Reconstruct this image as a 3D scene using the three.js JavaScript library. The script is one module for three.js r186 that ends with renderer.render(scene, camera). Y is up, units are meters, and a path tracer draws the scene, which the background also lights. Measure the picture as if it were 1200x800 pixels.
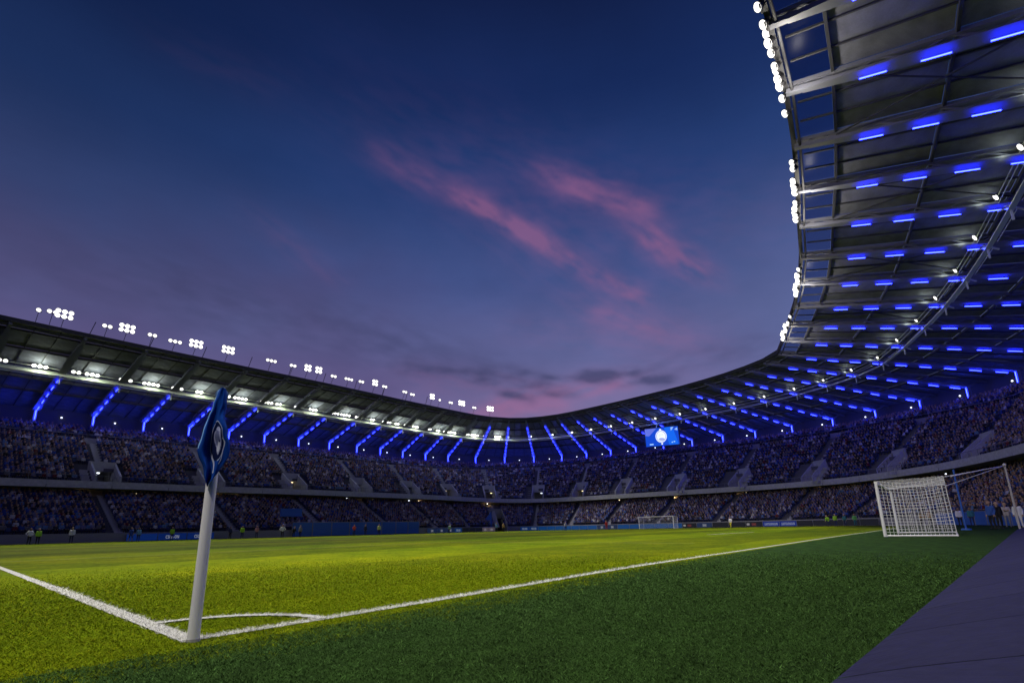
import * as THREE from 'three';
import { mergeGeometries, mergeVertices } from 'three/addons/utils/BufferGeometryUtils.js';
import { MarchingCubes } from 'three/addons/objects/MarchingCubes.js';
import { SimplexNoise } from 'three/addons/math/SimplexNoise.js';

// ------------------------------------------------------------------ seeded random numbers and noise
function mulberry(a) { return () => { a |= 0; a = a + 0x6D2B79F5 | 0; let t = Math.imul(a ^ a >>> 15, 1 | a); t = t + Math.imul(t ^ t >>> 7, 61 | t) ^ t; return ((t ^ t >>> 14) >>> 0) / 4294967296; }; }
const rnd = mulberry(20240611);
const range = (a, b) => a + (b - a) * rnd();
const pick = a => a[Math.floor(rnd() * a.length)];
const sim = new SimplexNoise({ random: mulberry(77) });
const fbm = (x, y, z, o = 4) => { let s = 0, a = 0.5; for (let i = 0; i < o; i++) { s += a * sim.noise3d(x, y, z); x *= 2.03; y *= 2.03; z *= 2.03; a *= 0.5; } return s; };
const clamp = (x, a = 0, b = 1) => Math.min(b, Math.max(a, x));
const smooth = (a, b, x) => { const t = clamp((x - a) / (b - a)); return t * t * (3 - 2 * t); };
const mix = (a, b, t) => a + (b - a) * t;

// ------------------------------------------------------------------ camera: x runs along the right-hand pitch line, -z across the pitch
// in this file a place is (r, l): r metres along the right-hand line, l metres across, measured from the tripod
const W0 = 1200, H0 = 800, FOC = 579, PX = 600, PY = 483.4, YH = 618.6, ROLL = -0.0206, EYE = 0.71, AZ = 40.8 * Math.PI / 180;
const TH = Math.atan((YH - PY) / FOC);
const sA = Math.sin(AZ), cA = Math.cos(AZ), sT = Math.sin(TH), cT = Math.cos(TH), sR = Math.sin(ROLL), cR = Math.cos(ROLL);
function toWorld(x, y, z) {                     // lens axes (right, up, forward) to world
  const x1 = cR * x - sR * y, y1 = sR * x + cR * y;
  const Y = cT * y1 + sT * z, F = -sT * y1 + cT * z;
  return new THREE.Vector3(x1 * sA + F * cA, Y, -(-x1 * cA + F * sA));
}
const ray = (px, py) => toWorld(px - PX, PY - py, FOC);
function proj(p) {
  const r = p.x, l = -p.z, Y = p.y - EYE;
  const X = r * sA - l * cA, F = r * cA + l * sA;
  const y1 = cT * Y - sT * F, z = sT * Y + cT * F, x = cR * X + sR * y1, y = -sR * X + cR * y1;
  return [PX + FOC * x / z, PY - FOC * y / z, z];
}
const P = (r, h, l) => new THREE.Vector3(r, h, -l);
function onGround(px, dist) { const d = ray(px, 620), k = dist / Math.hypot(d.x, d.z); return P(d.x * k, 0, -d.z * k); }

const scene = new THREE.Scene();
const camera = new THREE.PerspectiveCamera(2 * Math.atan(PY / FOC) * 180 / Math.PI, W0 / (2 * PY), 0.1, 2000);
camera.setViewOffset(W0, 2 * PY, 0, 0, W0, H0);
camera.matrixAutoUpdate = false;
{ const m = new THREE.Matrix4().makeBasis(toWorld(1, 0, 0), toWorld(0, 1, 0), toWorld(0, 0, -1)); m.setPosition(0, EYE, 0);
  m.decompose(camera.position, camera.quaternion, camera.scale); camera.updateMatrix(); camera.updateMatrixWorld(true); }
scene.add(camera);

// ------------------------------------------------------------------ dusk sky
const lin = c => c <= 0.04045 ? c / 12.92 : Math.pow((c + 0.055) / 1.055, 2.4);
const L3 = (r, g, b) => [lin(r / 255), lin(g / 255), lin(b / 255)];
function azel(px, py) { const d = ray(px, py).normalize(); return azelDir(d.x, d.y, d.z); }
function azelDir(x, y, z) { const l = -z, X = x * sA - l * cA, F = x * cA + l * sA; return [Math.atan2(X, F) * 57.29578, Math.asin(clamp(y, -1, 1)) * 57.29578]; }
{
  const w = 2048, h = 1024, data = new Float32Array(w * h * 4);
  const stops = [[-90, L3(95, 84, 118)], [0, L3(142, 108, 146)], [10, L3(134, 112, 154)], [15, L3(116, 112, 160)], [20, L3(94, 102, 152)], [28, L3(64, 82, 136)], [37, L3(38, 62, 116)], [46, L3(23, 42, 90)], [55, L3(17, 29, 67)], [90, L3(11, 19, 50)]];
  const grad = el => { let i = 0; while (i < stops.length - 2 && el > stops[i + 1][0]) i++; const t = smooth(0, 1, clamp((el - stops[i][0]) / (stops[i + 1][0] - stops[i][0]))); return [0, 1, 2].map(k => mix(stops[i][1][k], stops[i + 1][1][k], (t + clamp((el - stops[i][0]) / (stops[i + 1][0] - stops[i][0]))) / 2)); };
  const table = []; for (let e = -90; e <= 90; e += 0.25) table.push(grad(e));
  // sunset-lit cirrus: [from, to, width in degrees, strength]
  const strokes = [[[470, 195], [560, 238], 1.5, 0.32], [[545, 232], [628, 280], 0.95, 0.85], [[625, 278], [735, 342], 1.1, 0.75], [[660, 213], [732, 236], 1.5, 0.55], [[690, 225], [745, 245], 1.1, 0.35],
    [[770, 284], [804, 306], 1.5, 0.95], [[715, 372], [765, 388], 1.9, 0.42], [[640, 390], [800, 400], 2.6, 0.16], [[560, 215], [800, 260], 5.5, 0.10], [[640, 300], [760, 370], 4.5, 0.14], [[230, 66], [275, 86], 1.6, 0.06], [[330, 280], [372, 312], 1.5, 0.16], [[600, 468], [720, 450], 1.1, 0.85], [[585, 481], [650, 477], 0.9, 0.7], [[560, 484], [620, 470], 1.0, 0.45], [[500, 440], [640, 455], 1.6, 0.35], [[690, 440], [760, 440], 1.2, 0.15]]
    .map(([a, b, s, k]) => [azel(...a), azel(...b), s, k]);
  const dark = [[[480, 432], [610, 436], 0.9, 0.5], [[560, 446], [650, 452], 0.8, 0.5], [[600, 461], [670, 462], 0.5, 0.5], [[640, 441], [700, 444], 0.5, 0.55], [[700, 443], [780, 446], 0.7, 0.75], [[690, 436], [740, 434], 0.5, 0.5], [[620, 470], [590, 462], 0.5, 0.4], [[770, 430], [880, 405], 1.6, 0.30], [[250, 350], [420, 400], 4, 0.28], [[0, 300], [160, 345], 5, 0.18], [[420, 380], [560, 425], 2.5, 0.25]]
    .map(([a, b, s, k]) => [azel(...a), azel(...b), s, k]);
  const stroke = (list, az, el, n, m) => {
    let v = 0;
    for (const [a, b, s, k] of list) {
      const c = Math.cos(el / 57.3), ux = (b[0] - a[0]) * c, uy = b[1] - a[1], vx = (az - a[0]) * c, vy = el - a[1];
      if (Math.abs(vx) > 45) continue;
      const q = (vx * ux + vy * uy) / (ux * ux + uy * uy), t = clamp(q), len = Math.hypot(ux, uy);
      const over = (q - t) * len, dx = vx - t * ux, dy = vy - t * uy, side = Math.hypot(dx - over * ux / len, dy - over * uy / len);
      const sv = s * (0.95 + 0.4 * m);
      const e = Math.exp(-(side * side) / (sv * sv) - over * over / (5 * s * s)); if (e < 0.02) continue;
      const al = q * len, ac = (vx * uy - vy * ux) / len, f = fbm(al * 0.22 + a[0], ac * 0.8 + a[1], s, 4);
      v += k * e * clamp(0.72 + 0.9 * f + 0.45 * n, 0, 1.2);
    }
    return v;
  };
  const pink = L3(168, 104, 142), slate = L3(62, 66, 104), mauve = L3(88, 76, 122);
  for (let j = 0; j < h; j++) {
    const el = ((j + 0.5) / h - 0.5) * 180, ce = Math.cos(el / 57.29578), se = Math.sin(el / 57.29578), base = table[Math.round((el + 90) * 4)];
    for (let i = 0; i < w; i++) {
      const a = ((i + 0.5) / w - 0.5) * 2 * Math.PI, x = Math.cos(a) * ce, z = Math.sin(a) * ce;
      const az = azelDir(x, se, z)[0];
      let [R, G, B] = base;
      if (el > -4) {
        const k = 1 / (se + 0.25);                       // clouds lie in a layer: they flatten towards the horizon
        const n1 = fbm(x * k * 1.5, z * k * 1.5, 3.1, 4), n2 = fbm(x * k * 6, z * k * 6 + 9, 1.7, 5);
        // low mauve haze band, thicker away from the sunset
        const hz = (1 - smooth(10, 34, el + 7 * n1)) * (0.06 + 0.74 * smooth(0, 36, Math.abs(az - 12)));
        R = mix(R, mauve[0], hz); G = mix(G, mauve[1], hz); B = mix(B, mauve[2], hz);
        // right of the sunset the low sky stays clear and bluer
        const clr = (1 - smooth(14, 40, el)) * smooth(16, 34, az) * (1 - smooth(60, 100, az)) * 0.6, cl = L3(92, 110, 160);
        R = mix(R, cl[0], clr); G = mix(G, cl[1], clr); B = mix(B, cl[2], clr);
        const pk = clamp(stroke(strokes, az, el, n2, n1) * 0.56, 0, 0.55);
        R = mix(R, pink[0], pk * 0.8); G = mix(G, pink[1], pk * 0.8); B = mix(B, pink[2], pk * 0.8);
        const dk = clamp(stroke(dark, az, el, n2 * 1.3, n1), 0, 0.8);
        R = mix(R, slate[0], dk); G = mix(G, slate[1], dk); B = mix(B, slate[2], dk);
        const away = 1 - 0.42 * smooth(18, 70, Math.abs(az - 14)) * smooth(10, 34, el);      // the sky darkens away from the sunset
        const g = (1 + 0.10 * n1 + 0.05 * n2) * away; R *= g; G *= g; B *= g;
      }
      const q = (j * w + i) * 4; data[q] = R; data[q + 1] = G; data[q + 2] = B; data[q + 3] = 1;
    }
  }
  const sky = new THREE.DataTexture(data, w, h, THREE.RGBAFormat, THREE.FloatType);
  sky.mapping = THREE.EquirectangularReflectionMapping; sky.magFilter = sky.minFilter = THREE.LinearFilter; sky.needsUpdate = true;
  scene.background = sky; scene.environment = sky;
}
// the last of the afterglow, from where the sun has gone down behind the far end
const sun = new THREE.DirectionalLight(0xffb9a0, 0.02);
sun.position.copy(ray(640, 470).normalize().multiplyScalar(300)); sun.castShadow = true; sun.shadow.radius = 40;
Object.assign(sun.shadow.camera, { left: -150, right: 150, top: 150, bottom: -150, near: 1, far: 700 });
scene.add(sun, sun.target);

const renderer = new THREE.WebGLRenderer({ antialias: true });
renderer.toneMapping = THREE.LinearToneMapping;
renderer.toneMappingExposure = 1;
renderer.shadowMap.enabled = true;

// light levels
const FLOOD_RIGHT = 900, FLOOD_LEFT = 1500, FLOOD_ADDED_REAR = 1800, BLUE = 42;

// ------------------------------------------------------------------ helpers
const taken = {};
function numbered(n) { taken[n] = (taken[n] ?? -1) + 1; return taken[n] ? `${n}_${String(taken[n]).padStart(3, '0')}` : n; }
function shade(o) { o.traverse(m => { if (m.isMesh) { m.castShadow = true; m.receiveShadow = true; } }); return o; }
function tag(o, label, category, group, kind) { o.userData.label = label; o.userData.category = category; if (group) o.userData.group = group; if (kind) o.userData.kind = kind; return o; }
function thing(name, label, category, group) { const g = new THREE.Group(); g.name = numbered(name); scene.add(g); return tag(g, label, category, group); }
function part(name, geo, mat, parent) { const m = new THREE.Mesh(geo, mat); m.name = name; m.castShadow = m.receiveShadow = true; parent.add(m); return m; }
function single(name, geo, mat, label, category, group) { const m = part(numbered(name), geo, mat, scene); return tag(m, label, category, group); }
function structure(name, geo, mat, label, category = 'ground') { const m = part(numbered(name), geo, mat, scene); m.userData.kind = 'structure'; m.userData.label = label; m.userData.category = category; return m; }
const UPV = new THREE.Vector3(0, 1, 0);
// box beam between two points, w across and h along "up"
function bar(a, b, w, h, up = UPV) {
  const d = new THREE.Vector3().subVectors(b, a), len = d.length(); d.normalize();
  const s = new THREE.Vector3().crossVectors(up, d); if (s.lengthSq() < 1e-6) s.set(1, 0, 0); s.normalize();
  const u = new THREE.Vector3().crossVectors(d, s);
  const g = new THREE.BoxGeometry(w, h, len);
  g.applyMatrix4(new THREE.Matrix4().makeBasis(s, u, d).setPosition(new THREE.Vector3().addVectors(a, b).multiplyScalar(0.5)));
  return g;
}
function tube(a, b, r, n = 8, r2 = r) {
  const d = new THREE.Vector3().subVectors(b, a), len = d.length();
  const g = new THREE.CylinderGeometry(r2, r, len, n);
  g.applyQuaternion(new THREE.Quaternion().setFromUnitVectors(UPV, d.normalize())); g.translate((a.x + b.x) / 2, (a.y + b.y) / 2, (a.z + b.z) / 2);
  return g;
}
// slab over four corners (a b c d in order) with thickness t downwards along the face normal
function slab(a, b, c, d, t, uvScale = 1) {
  const n = new THREE.Vector3().crossVectors(new THREE.Vector3().subVectors(c, a), new THREE.Vector3().subVectors(d, b)).normalize().multiplyScalar(t);
  if (n.y > 0) n.negate();
  const p = [a, b, c, d], q = p.map(v => v.clone().add(n)), pos = [], uv = [];
  const e = [0, a.distanceTo(b), a.distanceTo(d)];
  const quad = (w, x, y, z, u) => { for (const [v, i] of [[w, 0], [x, 1], [y, 2], [w, 0], [y, 2], [z, 3]]) { pos.push(v.x, v.y, v.z); uv.push((i === 1 || i === 2 ? u[0] : 0) * uvScale, (i > 1 ? u[1] : 0) * uvScale); } };
  quad(...p, [e[1], e[2]]); quad(q[3], q[2], q[1], q[0], [e[1], e[2]]);
  for (let i = 0; i < 4; i++) { const j = (i + 1) % 4; quad(p[i], q[i], q[j], p[j], [t, e[1]]); }
  const g = new THREE.BufferGeometry(); g.setAttribute('position', new THREE.Float32BufferAttribute(pos, 3)); g.setAttribute('uv', new THREE.Float32BufferAttribute(uv, 2)); g.computeVertexNormals();
  return g;
}
const merge = list => mergeGeometries(list.map(g => { const h = g.index ? g.toNonIndexed() : g; for (const k of Object.keys(h.attributes)) if (!['position', 'normal', 'uv', 'color'].includes(k)) h.deleteAttribute(k); return h; }));
function noiseMap(size, fn, srgb = true, wrap = true) {
  const d = new Uint8Array(size * size * 4);
  for (let j = 0; j < size; j++) for (let i = 0; i < size; i++) { const c = fn(i / size, j / size), q = (j * size + i) * 4; d[q] = clamp(c[0], 0, 255); d[q + 1] = clamp(c[1], 0, 255); d[q + 2] = clamp(c[2], 0, 255); d[q + 3] = 255; }
  const t = new THREE.DataTexture(d, size, size); t.magFilter = THREE.LinearFilter; t.minFilter = THREE.LinearMipmapLinearFilter; t.generateMipmaps = true;
  if (wrap) t.wrapS = t.wrapT = THREE.RepeatWrapping; if (srgb) t.colorSpace = THREE.SRGBColorSpace; t.needsUpdate = true; return t;
}
const loop = (u, v, f, o = 4) => fbm(Math.cos(u * 6.2832) * f, Math.sin(u * 6.2832) * f + Math.cos(v * 6.2832) * f * 1.3, Math.sin(v * 6.2832) * f * 1.3, o);
const std = (r, g, b, rough = 0.8, more = {}) => { const m = new THREE.MeshStandardMaterial({ roughness: rough, side: THREE.DoubleSide, ...more }); m.color.setRGB(r, g, b); return m; };

// ------------------------------------------------------------------ materials
const concreteMap = noiseMap(256, (u, v) => { const n = 225 + 22 * loop(u, v, 1.2) + 26 * (rnd() - 0.5); return [n, n, n]; });
const wrinkle = noiseMap(256, (u, v) => { const n = 128 + 150 * loop(u, v * 0.5, 0.8, 5); return [n, n, n]; }, false);
const sheetMap = noiseMap(256, (u, v) => { const n = 215 + 34 * loop(u, v, 0.9, 5) + 16 * (rnd() - 0.5); return [n, n, n]; });
const M = {
  concrete: std(0.36, 0.36, 0.38, 0.9, { map: concreteMap }),
  stair: std(0.50, 0.50, 0.54, 0.85, { map: concreteMap }),
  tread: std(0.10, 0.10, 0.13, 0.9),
  parapet: std(0.58, 0.58, 0.60, 0.7, { map: concreteMap }),
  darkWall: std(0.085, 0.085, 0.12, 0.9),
  soffit: std(0.26, 0.26, 0.26, 0.9),
  steel: std(0.18, 0.19, 0.235, 0.6),
  steelDark: std(0.05, 0.052, 0.06, 0.7),
  catwalk: std(0.66, 0.70, 0.60, 0.7),
  sheets: [0, 1, 2].map(i => std(0.20 + i * 0.02, 0.21 + i * 0.02, 0.28 + i * 0.025, 0.8, { map: sheetMap, bumpMap: wrinkle, bumpScale: 0.03 })),
  polycarb: new THREE.MeshPhysicalMaterial({ color: new THREE.Color().setRGB(0.55, 0.62, 0.75), transmission: 1, thickness: 0, roughness: 0.3, specularIntensity: 0.05, side: THREE.DoubleSide }),
  led: std(0.02, 0.02, 0.1, 0.5, { emissive: new THREE.Color().setRGB(0.0115, 0.0185, 1.0), emissiveIntensity: BLUE }),
  lens: std(0.9, 0.9, 0.9, 0.3, { emissive: new THREE.Color().setRGB(1, 0.98, 0.93), emissiveIntensity: 2.6 }),
  lensDim: std(0.9, 0.9, 0.9, 0.3, { emissive: new THREE.Color().setRGB(1, 0.99, 0.92), emissiveIntensity: 1.7 }),
  warm: std(0.9, 0.8, 0.6, 0.4, { emissive: new THREE.Color().setRGB(1, 0.78, 0.42), emissiveIntensity: 2.2 }),
  cool: std(0.9, 0.9, 0.9, 0.4, { emissive: new THREE.Color().setRGB(0.85, 0.9, 1), emissiveIntensity: 2.5 }),
  housing: std(0.05, 0.05, 0.055, 0.5, { metalness: 0.4 }),
  white: std(0.78, 0.78, 0.78, 0.35),
  net: std(0.75, 0.75, 0.75, 0.8),
  seat: std(0.03, 0.055, 0.19, 0.6),
  blueBoard: std(0.025, 0.11, 0.46, 0.6),
  greyBoard: std(0.24, 0.24, 0.26, 0.7),
  rope: std(0.6, 0.6, 0.62, 0.7),
};

// ------------------------------------------------------------------ plan of the bowl: one row per roof beam, [column r, l, roof edge r, l]
const PLAN = [
  [-13.5, 109, -12, 86.3], [-6.2, 109, -4.8, 86.3], [1, 109, 2.6, 86.3], [8.2, 108.7, 10, 86.3], [15.4, 108.1, 17, 86.2], [22.5, 107.9, 24, 86], [29.6, 107.6, 31, 85.8], [36.4, 106.8, 37.8, 85.5], [43, 106, 44.3, 85.3],
  [50.2, 105.7, 51, 85.3], [57.4, 105.6, 57.6, 85.3], [64.5, 105.5, 63.5, 85.3], [71, 105.3, 69, 85.2], [77.8, 105.2, 74.3, 85.1], [85.1, 104.9, 79.5, 84.9], [92.2, 103.7, 84.5, 84.5], [100.4, 101, 89, 83.4], [107.7, 96.2, 93, 81.3],
  [113.2, 89.6, 96, 78.2], [116.4, 81.8, 97.7, 74.3], [118, 74.4, 98.6, 70.2], [118.6, 67, 98.8, 66], [118.8, 59.6, 98.6, 61.5], [119, 52, 98.3, 57], [119, 44.6, 97.9, 52], [118.8, 37.2, 97.3, 47], [118.4, 30, 96.6, 42], [117.6, 22.4, 95.8, 37],
  [116, 14.7, 94.6, 32], [113.1, 7.4, 93.2, 27.5], [109.1, 0.7, 91.5, 23.5], [103.9, -5.3, 89.5, 20], [97.2, -10.4, 86.4, 16.9], [89.2, -14.2, 80.3, 14.7], [81.2, -17, 74, 12.6], [74, -19, 68, 10.6], [67, -20.4, 61.3, 8.7], [60, -21.6, 55, 7.3], [53.2, -22.6, 48.6, 6.2], [46.6, -23.3, 42.8, 5.1],
  [40, -23.8, 37.1, 4.2], [33.4, -24.2, 31.5, 3.5], [26.8, -24.4, 26, 3.1], [20, -24.5, 19.8, 2.9], [13.2, -24.6, 13.4, 2.8], [6.4, -24.6, 6.8, 2.8], [-0.4, -24.6, 0.2, 2.8], [-7.2, -24.6, -6.5, 2.8]];
const N = PLAN.length;
const curveK = new THREE.CatmullRomCurve3(PLAN.map(p => P(p[0], 0, p[1]))), curveE = new THREE.CatmullRomCurve3(PLAN.map(p => P(p[2], 0, p[3])));
const at = (c, u) => c.getPoint(clamp(u / (N - 1)));
const FARB = 18, FARE = 28;                                   // stations of the far end
const far = u => smooth(13, 19, u) * (1 - smooth(29, 33, u)), rightSide = u => smooth(28, 33, u);
function sect(u) {
  const K = at(curveK, u), E = at(curveE, u), n = new THREE.Vector3().subVectors(K, E), D = n.length(); n.divideScalar(D);
  const f = far(u), q = rightSide(u);
  return { K, E, n, D, db: mix(mix(16, 13, f), 11, q), df: mix(mix(8, 4.6, f), 4.3, q), hb: mix(8.05, 7.6, f), hw: mix(15.2, 16.3, f), ht: 17.7 };
}
const cache = new Map();
const S = u => { const k = Math.round(u * 200); if (!cache.has(k)) cache.set(k, sect(k / 200)); return cache.get(k); };
const off = (s, d, h) => new THREE.Vector3(s.K.x - s.n.x * d, h, s.K.z - s.n.z * d);    // d metres inwards of the columns
const SUB = 6;
// strip between two profile points all round: f(s) -> [d, h]
function ribbon(f0, f1, u0 = 0, u1 = N - 1, step = 1 / SUB) {
  const pos = [], uv = []; let run = 0;
  for (let u = u0; u < u1 - 1e-6; u += step) {
    const a = S(u), b = S(Math.min(u1, u + step));
    const p = off(a, ...f0(a)), q = off(b, ...f0(b)), r = off(b, ...f1(b)), t = off(a, ...f1(a)), w = p.distanceTo(q), hgt = p.distanceTo(t);
    for (const [v, x, y] of [[p, run, 0], [q, run + w, 0], [r, run + w, hgt], [p, run, 0], [r, run + w, hgt], [t, run, hgt]]) { pos.push(v.x, v.y, v.z); uv.push(x * 0.2, y * 0.2); }
    run += w;
  }
  const g = new THREE.BufferGeometry(); g.setAttribute('position', new THREE.Float32BufferAttribute(pos, 3)); g.setAttribute('uv', new THREE.Float32BufferAttribute(uv, 2)); g.computeVertexNormals(); return g;
}

// ------------------------------------------------------------------ ground, pitch, border turf, markings
const edgeL = r => 4.12 + 0.26 * smooth(2, 9, r) - 0.30 * smooth(24, 50, r);              // outer edge line of the pitch on the right
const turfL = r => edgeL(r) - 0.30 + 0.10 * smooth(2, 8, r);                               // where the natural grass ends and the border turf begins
{
  const g = new THREE.PlaneGeometry(900, 900); g.rotateX(-Math.PI / 2); g.translate(50, -0.05, -50);
  structure('ground', g, std(0.09, 0.09, 0.09, 0.95), 'dark ground round the stadium');
  // natural grass: one sheet with its own colour map, 130 m a side
  const x0 = -14, z0 = -116, SZ = 134;
  const grassMap = noiseMap(2048, (u, v) => {
    const r = x0 + u * SZ, l = -(z0 + v * SZ);
    const stripe = Math.sin(l * 2 * Math.PI / 11 + 0.6 * sim.noise(r * 0.05, l * 0.05)) > 0 ? 1 : -1;
    const big = fbm(r * 0.05, l * 0.05, 0.3, 4), mid = fbm(r * 0.6, l * 0.6, 5.3, 3), fine = rnd() - 0.5;
    const k = 1 + 0.085 * stripe + 0.20 * big + 0.16 * mid + 0.34 * fine, y = 1 + 0.14 * big + 0.10 * mid;
    return [80 * k * y, 93 * k, 4 * k];
  }, true, false);
  const sheet = (name, pts, mat, label) => {
    const pos = [], uv = [];
    for (let i = 0; i < pts.length - 1; i++) { const [[ra, la, ta], [rb, lb, tb]] = [pts[i], pts[i + 1]]; for (const [r, l] of [[ra, la], [rb, lb], [rb, tb], [ra, la], [rb, tb], [ra, ta]]) { pos.push(r, 0, -l); uv.push((r - x0) / SZ, (-l - z0) / SZ); } }
    const gg = new THREE.BufferGeometry(); gg.setAttribute('position', new THREE.Float32BufferAttribute(pos, 3)); gg.setAttribute('uv', new THREE.Float32BufferAttribute(uv, 2)); gg.setAttribute('normal', new THREE.Float32BufferAttribute(pos.map((_, i) => i % 3 === 1 ? 1 : 0), 3));
    structure(name, gg, mat, label);
  };
  const rs = []; for (let r = -13; r <= 117; r += 1) rs.push(r);
  sheet('pitch', rs.map(r => [r, turfL(r), 105]), new THREE.MeshPhysicalMaterial({ map: grassMap, roughness: 1, specularIntensity: 0.08 }), 'bright mown grass of the football pitch');
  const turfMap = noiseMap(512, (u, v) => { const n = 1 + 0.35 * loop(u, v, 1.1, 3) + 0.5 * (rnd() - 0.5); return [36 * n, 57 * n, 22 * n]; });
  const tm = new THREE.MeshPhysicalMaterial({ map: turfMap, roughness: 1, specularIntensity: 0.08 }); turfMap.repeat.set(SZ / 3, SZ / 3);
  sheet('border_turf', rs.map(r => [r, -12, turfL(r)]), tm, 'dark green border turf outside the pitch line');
}
const paint = std(0.62, 0.62, 0.60, 0.9, { map: noiseMap(128, () => { const n = 205 + 50 * (rnd() - 0.5); return [n, n, n]; }) });
const faintPaint = std(0.17, 0.19, 0.07, 0.95);
function marking(pts, w, mat, label, h = 0.004) {
  const pos = [];
  for (let i = 0; i < pts.length - 1; i++) {
    const a = pts[i], b = pts[i + 1], t = k => { const p = pts[Math.max(0, k - 1)], q = pts[Math.min(pts.length - 1, k + 1)], d = Math.hypot(q[0] - p[0], q[1] - p[1]); return [-(q[1] - p[1]) / d * w / 2, (q[0] - p[0]) / d * w / 2]; };
    const m = t(i), n = t(i + 1), c = [[a[0] - m[0], a[1] - m[1]], [b[0] - n[0], b[1] - n[1]], [b[0] + n[0], b[1] + n[1]], [a[0] + m[0], a[1] + m[1]]];
    for (const k of [0, 1, 2, 0, 2, 3]) pos.push(c[k][0], h, -c[k][1]);
  }
  const g = new THREE.BufferGeometry(); g.setAttribute('position', new THREE.Float32BufferAttribute(pos, 3)); g.setAttribute('uv', new THREE.Float32BufferAttribute(pos.flatMap((v, i) => i % 3 === 0 ? [v, -pos[i + 2]] : []), 2)); g.computeVertexNormals();
  return structure('pitch_marking', g, mat, label, 'pitch marking');
}
const CR = 1.30, CL = 4.10;
{
  const right = []; for (let r = CR - 0.06; r <= 100; r += 1) right.push([r, edgeL(r)]);
  marking(right, 0.11, paint, 'white boundary line running past the small goal');
  const left = []; for (let l = CL; l <= 84; l += 2) left.push([CR, l]);
  marking(left, 0.12, paint, 'white boundary line running from the corner flag to the long stand', 0.008);
  const arc = []; for (let a = 0; a <= 90; a += 5) arc.push([CR + 0.98 * Math.cos(a * Math.PI / 180), CL + 0.98 * Math.sin(a * Math.PI / 180)]);
  marking(arc, 0.09, paint, 'white quarter-circle corner arc at the foot of the corner flag', 0.012);
  marking([[1.4, 22.6], [19.6, 21.8]], 0.12, faintPaint, 'faint worn pitch line crossing behind the corner flag');
  marking([[19.4, 7.6], [19.8, 14], [19.7, 21.8]], 0.12, faintPaint, 'faint worn pitch line across the middle of the grass');
  marking([[34.7, 12.7], [44, 12.3]], 0.22, paint, 'short white line in front of the person in yellow shorts', 0.010);
}

// ------------------------------------------------------------------ stands: two tiers of stepped terraces
const upStairs = [], lowStairs = [], PORTAL = 2.9, PORTAL_ROWS = 5, TUNNEL_U = 16.35, TUNNEL_ROWS = 11;
const LOW_ROWS = 16, UP_ROWS = 15, BACK_ROWS = 5;
const tiers = [                                               // rows given as s -> [d of the front, d of the back, h of the lowest tread, h of the highest]
  { name: 'lower', rows: LOW_ROWS, f: s => [s.db + s.df, s.db - 3.2, 1.1, 6.5] },
  { name: 'upper', rows: UP_ROWS, f: s => [s.db - 0.7, s.db * 0.32, s.hb + 0.3, s.hw] },
  { name: 'back', rows: BACK_ROWS, f: s => [s.db * 0.32 - 1.15, 0.7, s.hw + 1.15, s.ht + (s.hw - 15.2) * 0.5] }];
const tread = (t, s, k) => { const [d0, d1, h0, h1] = t.f(s), a = d0 + (d1 - d0) * k / t.rows, b = d0 + (d1 - d0) * (k + 1) / t.rows; return [a, b, h0 + (h1 - h0) * k / (t.rows - 1)]; };
for (let u = 3.95 - 2.05; u < 40; u += 2.05) { lowStairs.push(u); upStairs.push(u - 0.03); }
const bowl = thing('stadium_bowl', 'two-tier concrete stadium bowl with blue-lit upper wall round the pitch', 'stadium');
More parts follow.
